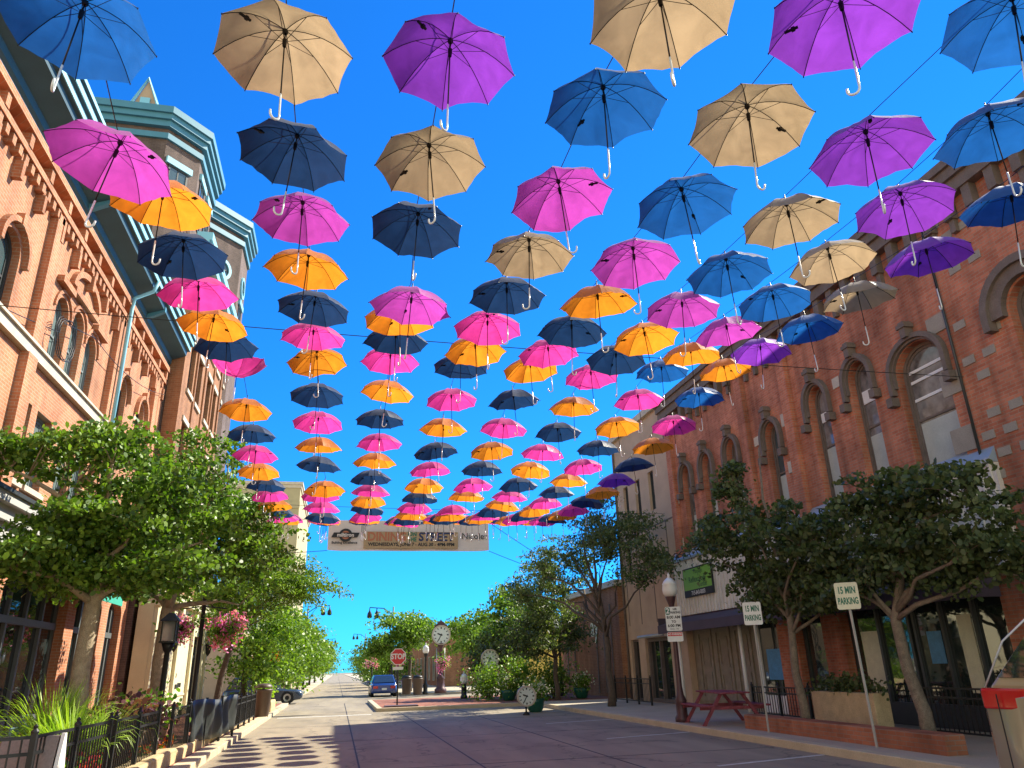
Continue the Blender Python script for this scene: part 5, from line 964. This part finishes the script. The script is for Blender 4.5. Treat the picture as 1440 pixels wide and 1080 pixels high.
# ------------------------------------------------------------------ umbrellas
UMB=[
[(-1.92,4.31,5.78,'b'),(-1.99,5.53,5.57,'m'),(-1.91,6.74,5.99,'o'),(-1.94,7.96,6.12,'n'),(-1.99,9.18,6.26,'p'),(-2.01,10.40,6.39,'o'),(-1.99,11.62,6.58,'n'),(-1.98,12.84,6.74,'p'),(-1.94,14.06,6.33,'o'),(-1.94,15.28,6.21,'n'),(-1.98,16.50,6.12,'p'),(-2.01,17.72,6.04,'o'),(-1.95,18.94,5.99,'n'),(-1.94,20.16,6.00,'p'),(-1.94,21.38,6.00,'o'),(-1.94,22.59,6.04,'n'),(-1.86,23.81,6.10,'p'),(-1.91,25.03,6.29,'o')],
[(-0.61,4.46,5.92,'t'),(-0.61,5.68,5.95,'n'),(-0.60,6.90,6.07,'m'),(-0.60,8.12,6.15,'o'),(-0.56,9.34,6.24,'n'),(-0.61,10.56,6.36,'p'),(-0.58,11.78,6.47,'o'),(-0.60,12.99,6.30,'n'),(-0.61,14.21,6.18,'p'),(-0.61,15.43,6.04,'o'),(-0.63,16.65,5.96,'n'),(-0.50,17.87,5.69,'o'),(-0.63,19.09,5.81,'p'),(-0.63,20.31,5.73,'p'),(-0.63,21.53,5.71,'n'),(-0.62,22.75,5.87,'p'),(-0.62,23.97,6.08,'o'),(-0.62,25.19,6.33,'n')],
[(0.59,4.32,5.91,'v'),(0.59,5.54,5.92,'t'),(0.58,6.76,5.99,'n'),(0.63,7.98,5.69,'m'),(0.59,9.20,6.10,'o'),(0.61,10.41,6.32,'n'),(0.60,11.63,6.50,'p'),(0.63,12.85,6.38,'o'),(0.57,14.07,6.24,'n'),(0.62,15.29,6.12,'p'),(0.59,16.51,6.04,'o'),(0.56,17.73,5.95,'n'),(0.60,18.95,5.90,'p'),(0.59,20.17,5.91,'o'),(0.60,21.39,5.94,'n'),(0.60,22.61,5.95,'p'),(0.60,23.83,6.10,'o'),(0.60,25.05,6.30,'n')],
[(1.84,3.33,5.61,'t'),(1.89,4.55,5.89,'b'),(1.87,5.77,5.86,'m'),(1.85,6.99,5.93,'t'),(1.86,8.21,6.05,'n'),(1.84,9.43,6.17,'p'),(1.88,10.65,6.34,'o'),(1.83,11.87,6.56,'n'),(1.84,13.09,6.37,'p'),(1.84,14.31,6.19,'o'),(1.85,15.52,6.04,'n'),(1.86,16.74,5.93,'p'),(1.85,17.96,5.84,'o'),(1.87,19.18,5.80,'n'),(1.85,20.40,5.79,'p'),(1.84,21.62,5.82,'o'),(1.89,22.84,5.88,'n'),(1.87,24.06,6.07,'p'),(1.87,25.28,6.30,'o')],
[(3.02,3.12,5.59,'v'),(3.04,4.34,5.72,'t'),(3.05,5.56,5.77,'b'),(3.01,6.78,5.83,'m'),(3.00,8.00,5.94,'o'),(3.02,9.22,6.10,'n'),(3.02,10.44,6.28,'p'),(3.03,11.66,6.49,'o'),(3.00,12.88,6.34,'n'),(3.04,14.10,6.17,'p'),(3.04,15.32,6.03,'o'),(3.04,16.54,5.93,'n'),(3.03,17.76,5.82,'p'),(3.05,18.97,5.82,'o'),(2.88,20.19,5.66,'p'),(2.95,21.41,5.77,'o'),(2.95,22.63,5.93,'n'),(2.95,23.85,6.13,'p'),(2.95,25.07,6.33,'o')],
[(4.59,3.22,5.98,'b'),(4.23,4.44,5.71,'v'),(4.24,5.66,5.79,'t'),(4.21,6.88,5.86,'b'),(4.20,8.10,5.99,'m'),(4.19,9.32,6.12,'o'),(4.18,10.54,6.29,'n'),(4.17,11.76,6.45,'p'),(4.20,12.98,6.29,'o'),(4.22,14.20,6.16,'n'),(4.20,15.42,6.05,'p'),(4.22,16.64,5.97,'o'),(4.20,17.86,5.89,'n'),(4.23,19.07,5.86,'p'),(4.29,20.29,5.88,'o'),(4.25,21.51,5.93,'n'),(4.25,22.73,6.02,'p'),(4.25,23.95,6.16,'o'),(4.25,25.17,6.34,'n')],
[(5.43,4.29,5.95,'b'),(5.49,5.51,5.98,'v'),(5.50,6.73,6.05,'t'),(5.48,7.95,6.13,'b'),(5.45,9.16,6.24,'m'),(5.44,10.38,6.37,'o'),(5.46,11.60,6.56,'b'),(5.48,12.82,6.45,'p'),(5.47,14.04,6.28,'o'),(5.45,15.26,6.14,'n'),(5.47,16.48,6.03,'p'),(5.46,17.70,5.99,'o'),(5.48,18.92,5.95,'n'),(5.51,20.14,5.93,'p'),(5.49,21.36,5.96,'o'),(5.49,22.58,6.03,'n'),(5.49,23.80,6.15,'p'),(5.49,25.02,6.32,'o')],
[(6.60,5.27,5.98,'b'),(6.64,6.49,6.08,'v'),(6.60,7.71,6.16,'t'),(6.65,8.93,6.26,'b'),(6.58,10.15,6.41,'v'),(6.59,11.37,6.56,'o'),(6.66,12.59,6.47,'b'),(6.64,13.81,6.29,'p'),(6.67,15.03,6.17,'o'),(6.66,16.24,6.04,'n'),(6.66,17.46,5.96,'v'),(6.70,18.68,5.92,'o'),(6.65,19.90,5.92,'n'),(6.64,21.12,5.94,'p'),(6.64,22.34,6.01,'o'),(6.64,23.56,6.12,'n'),(6.64,24.78,6.28,'p')]]

for i, L in enumerate(UMB):                       # the lines run on a little past the last cross cable
    nxt = {'o': 'n', 'n': 'p', 'p': 'o', 'v': 'o', 'b': 'p', 'm': 'o', 't': 'n'}; x, y, z, c = L[-1]
    for k in range(2): c = nxt[c]; L.append((x, y + 1.22 * (k + 1), z + .24 * (k + 1), c))
R0, H0 = .495, .255
def rib(t): return R0 * t, H0 * (1 - t ** 2.2) 
def canopy_mesh(name, mat, seed):
    rr = random.Random(seed); mb = MB(); NR, NS = 9, 6; vs = []; fs = []; idx = {}; jit = [(0, 0)] * 8
    for g in range(8):
        sag = .004 + .03 * rr.random(); jit[g] = (rr.gauss(0, .012), rr.gauss(0, .014)); crs = [(rr.random(), rr.uniform(2, 9), rr.uniform(0, .006)) for _ in range(3)]
        for i in range(NR + 1):
            t = i / NR; r, z = rib(t)
            for j in range(NS + 1):
                if i == 0: key = (0, 0)
                else: key = (i, (g * NS + j) % (8 * NS))
                if key in idx: continue
                u = j / NS; a0, a1 = g * PI / 4, (g + 1) * PI / 4; s = 4 * u * (1 - u)
                x = (1 - u) * math.cos(a0) + u * math.cos(a1); y = (1 - u) * math.sin(a0) + u * math.sin(a1)
                k = 1 - sag * s * t * t; idx[key] = len(vs); cr = sum(a * math.sin(f * u * PI + p * 6 + 3 * t) for p, f, a in crs) * s * t; vs.append((x * r * k, y * r * k, z - .012 * s * math.sin(PI * t) + .004 * s * t * t + cr + jit[g][1] * s * t * t))
        for i in range(NR):
            for j in range(NS):
                a, b = idx[(i, (g * NS + j) % 48)] if i else idx[(0, 0)], idx[(i, (g * NS + j + 1) % 48)] if i else idx[(0, 0)]
                c, d = idx[(i + 1, (g * NS + j + 1) % 48)], idx[(i + 1, (g * NS + j) % 48)]
                fs.append((a, b, c, d) if i else (a, c, d))
    mb.add(vs, fs); me = bpy.data.meshes.new(name); me.from_pydata(vs, [], [f[::-1] for f in fs]); me.materials.append(mat)
    sm = []
    me.polygons.foreach_set('use_smooth', [True] * len(me.polygons))
    # keep the seam along each rib crisp
    for e in me.edges:
        a, b = (vs[e.vertices[0]], vs[e.vertices[1]])
        def on(v): r = math.hypot(v[0], v[1]); return r < 1e-6 or abs(((math.atan2(v[1], v[0]) / (PI / 4)) + .5) % 1 - .5) < .01
        if on(a) and on(b) and abs(math.hypot(*a[:2]) - math.hypot(*b[:2])) > .01: e.use_edge_sharp = True
    me.update(); return me
UC = {'t': ('tan', fabric('tan_umbrella_fabric', (.36, .255, .15), .42, (.42, .30, .175))), 'o': ('amber orange', fabric('orange_umbrella_fabric', (.78, .24, .018), .48, (.88, .29, .02))),  # tan is the orange fabric with hazy glare put into its colour
      'n': ('navy blue', fabric('navy_umbrella_fabric', (.012, .03, .085), .4, (.012, .045, .13))), 'b': ('bright blue', fabric('blue_umbrella_fabric', (.012, .085, .30), .42, (.012, .12, .42))),
      'p': ('hot pink', fabric('pink_umbrella_fabric', (.78, .05, .32), .48, (.88, .06, .38))), 'm': ('magenta', fabric('magenta_umbrella_fabric', (.46, .05, .38), .42, (.55, .07, .48))), 'v': ('violet', fabric('violet_umbrella_fabric', (.22, .035, .42), .42, (.28, .05, .55)))}  # magenta and violet are pink fabric with a glare cast put into the colour
CAN = {k: [canopy_mesh('canopy', m, 10 * i + s) for s in range(4)] for i, (k, (_, m)) in enumerate(UC.items())}
# frame: ribs and stretchers
mb = MB()
for g in range(8):
    a = g * PI / 4; c, s = math.cos(a), math.sin(a)
    pts = []
    for i in range(8): r, z = rib(i / 7); pts.append((c * r, s * r, z - .006))
    mb.tube(pts, .0033, 5); rm, zm = rib(.52); mb.tube([(c * .02, s * .02, H0 - .115), (c * rm, s * rm, zm - .01)], .0026, 4)
    r, z = rib(1); mb.lathe([(.003, -.008), (.005, 0), (.003, .008)], (c * r, s * r, z - .004), 6)
mb.lathe([(.016, H0 - .04), (.022, H0 - .03), (.022, H0 - .012), (.01, H0 - .004)], (0, 0, 0), 10)
mb.lathe([(.012, H0 - .17), (.014, H0 - .165), (.017, H0 - .125), (.017, H0 - .1), (.012, H0 - .095)], (0, 0, 0), 10)
tmp = mb.build('ribs', m_umbmetal); ME_R = tmp.data; bpy.data.objects.remove(tmp)
mb = MB(); mb.tube([(0, 0, -.38), (0, 0, H0 + .012)], .0055, 8); mb.lathe([(.016, H0 + .002), (.009, H0 + .02), (.005, H0 + .1)], (0, 0, 0), 8); tmp = mb.build('shaft', m_umbmetal, None, True); ME_S = tmp.data; bpy.data.objects.remove(tmp)
mb = MB(); mb.tube([(0, 0, -.36), (0, 0, -.57)] + [(.036 - .036 * math.cos(k * PI / 8), 0, -.57 - .04 * math.sin(k * PI / 8)) for k in range(1, 9)] + [(.072, 0, -.55)], [.0075] * 2 + [.0085] * 8 + [.008], 8); tmp = mb.build('handle', m_hook, None, True); ME_H = tmp.data; bpy.data.objects.remove(tmp)
mb = MB(); mb.box(.28, .37, -.008, .008, .105, .118); mb.box(.30, .325, -.014, .014, .1, .122); tmp = mb.build('tie_strap', m_umbmetal); ME_T = tmp.data; bpy.data.objects.remove(tmp)
ORDN = ['first', 'second', 'third', 'fourth', 'fifth', 'sixth', 'seventh', 'eighth', 'ninth', 'tenth', 'eleventh', 'twelfth', 'thirteenth', 'fourteenth', 'fifteenth', 'sixteenth', 'seventeenth', 'eighteenth', 'nineteenth', 'twentieth', 'twenty-first', 'twenty-second', 'twenty-third', 'twenty-fourth']
LINE = ['leftmost hanging line', 'second hanging line from left', 'third hanging line from left', 'fourth hanging line from left', 'fourth hanging line from right', 'third hanging line from right', 'second hanging line from right', 'rightmost hanging line']
def umbrella(pos, col, label, k, flip=False):
    o = bpy.data.objects.new('umbrella', None); C.objects.link(o); o.empty_display_size = .2; o.location = pos
    tag(o, label, 'umbrella', 'open umbrellas hanging over the street')
    rr = random.Random(k * 31 + 5); o.rotation_euler = (rr.gauss(0, .055), rr.gauss(0, .055), rr.random() * 2 * PI)
    for nm, me in (('canopy', CAN[col][(k * 7 + 3) % 4]), ('ribs', ME_R), ('shaft', ME_S), ('handle', ME_H), ('tie_strap', ME_T)):
        c = bpy.data.objects.new(nm, me); C.objects.link(c); c.parent = o
        if flip and nm in ('canopy', 'ribs', 'tie_strap'): c.scale = (1, 1, -1.15); c.location.z = .14
        elif nm in ('canopy', 'ribs'): s = rr.uniform(.97, 1.03); c.scale = (1, 1, rr.uniform(.92, 1.1)) if nm == 'x' else (1, 1, 1)
    return o
kk = 0
for i, L in enumerate(UMB):
    for j, (x, y, z, col) in enumerate(L):
        flip = (i == 0 and j == 7)
        lb = f"{UC[col][0]} umbrella, {ORDN[j]} from the near end of the {LINE[i]}"
        if flip: lb = 'hot pink umbrella blown inside out on the leftmost hanging line'
        umbrella((x, y, z), col, lb, kk, flip); kk += 1
# wires
for i, L in enumerate(UMB):
    pts = [(L[0][0], 0.2, L[0][2] + .75)] + [(x, y, z + H0 + .09) for x, y, z, c in L] + [(L[-1][0], 28.8, 7.3)]
    mb = MB(); mb.tube(pts, .0045, 4); tag(mb.build('hanging_wire', m_iron), f'thin wire carrying the umbrellas of the {LINE[i]}', 'wire', 'wires carrying the umbrellas')
for y, z, lb in ((.2, 7.2, 'nearest thin cable across the street above the camera'), (12.6, 7.23, 'thin cable across the street over the middle umbrella rows'), (28.8, 7.4, 'thin cable across the street behind the farthest umbrellas')):
    mb = MB(); mb.tube(sagline((-6.95, y, z + .35), (13, y, z + .1), .1), .008, 5); tag(mb.build('cross_cable', m_iron), lb, 'cable', 'cables strung across the street')
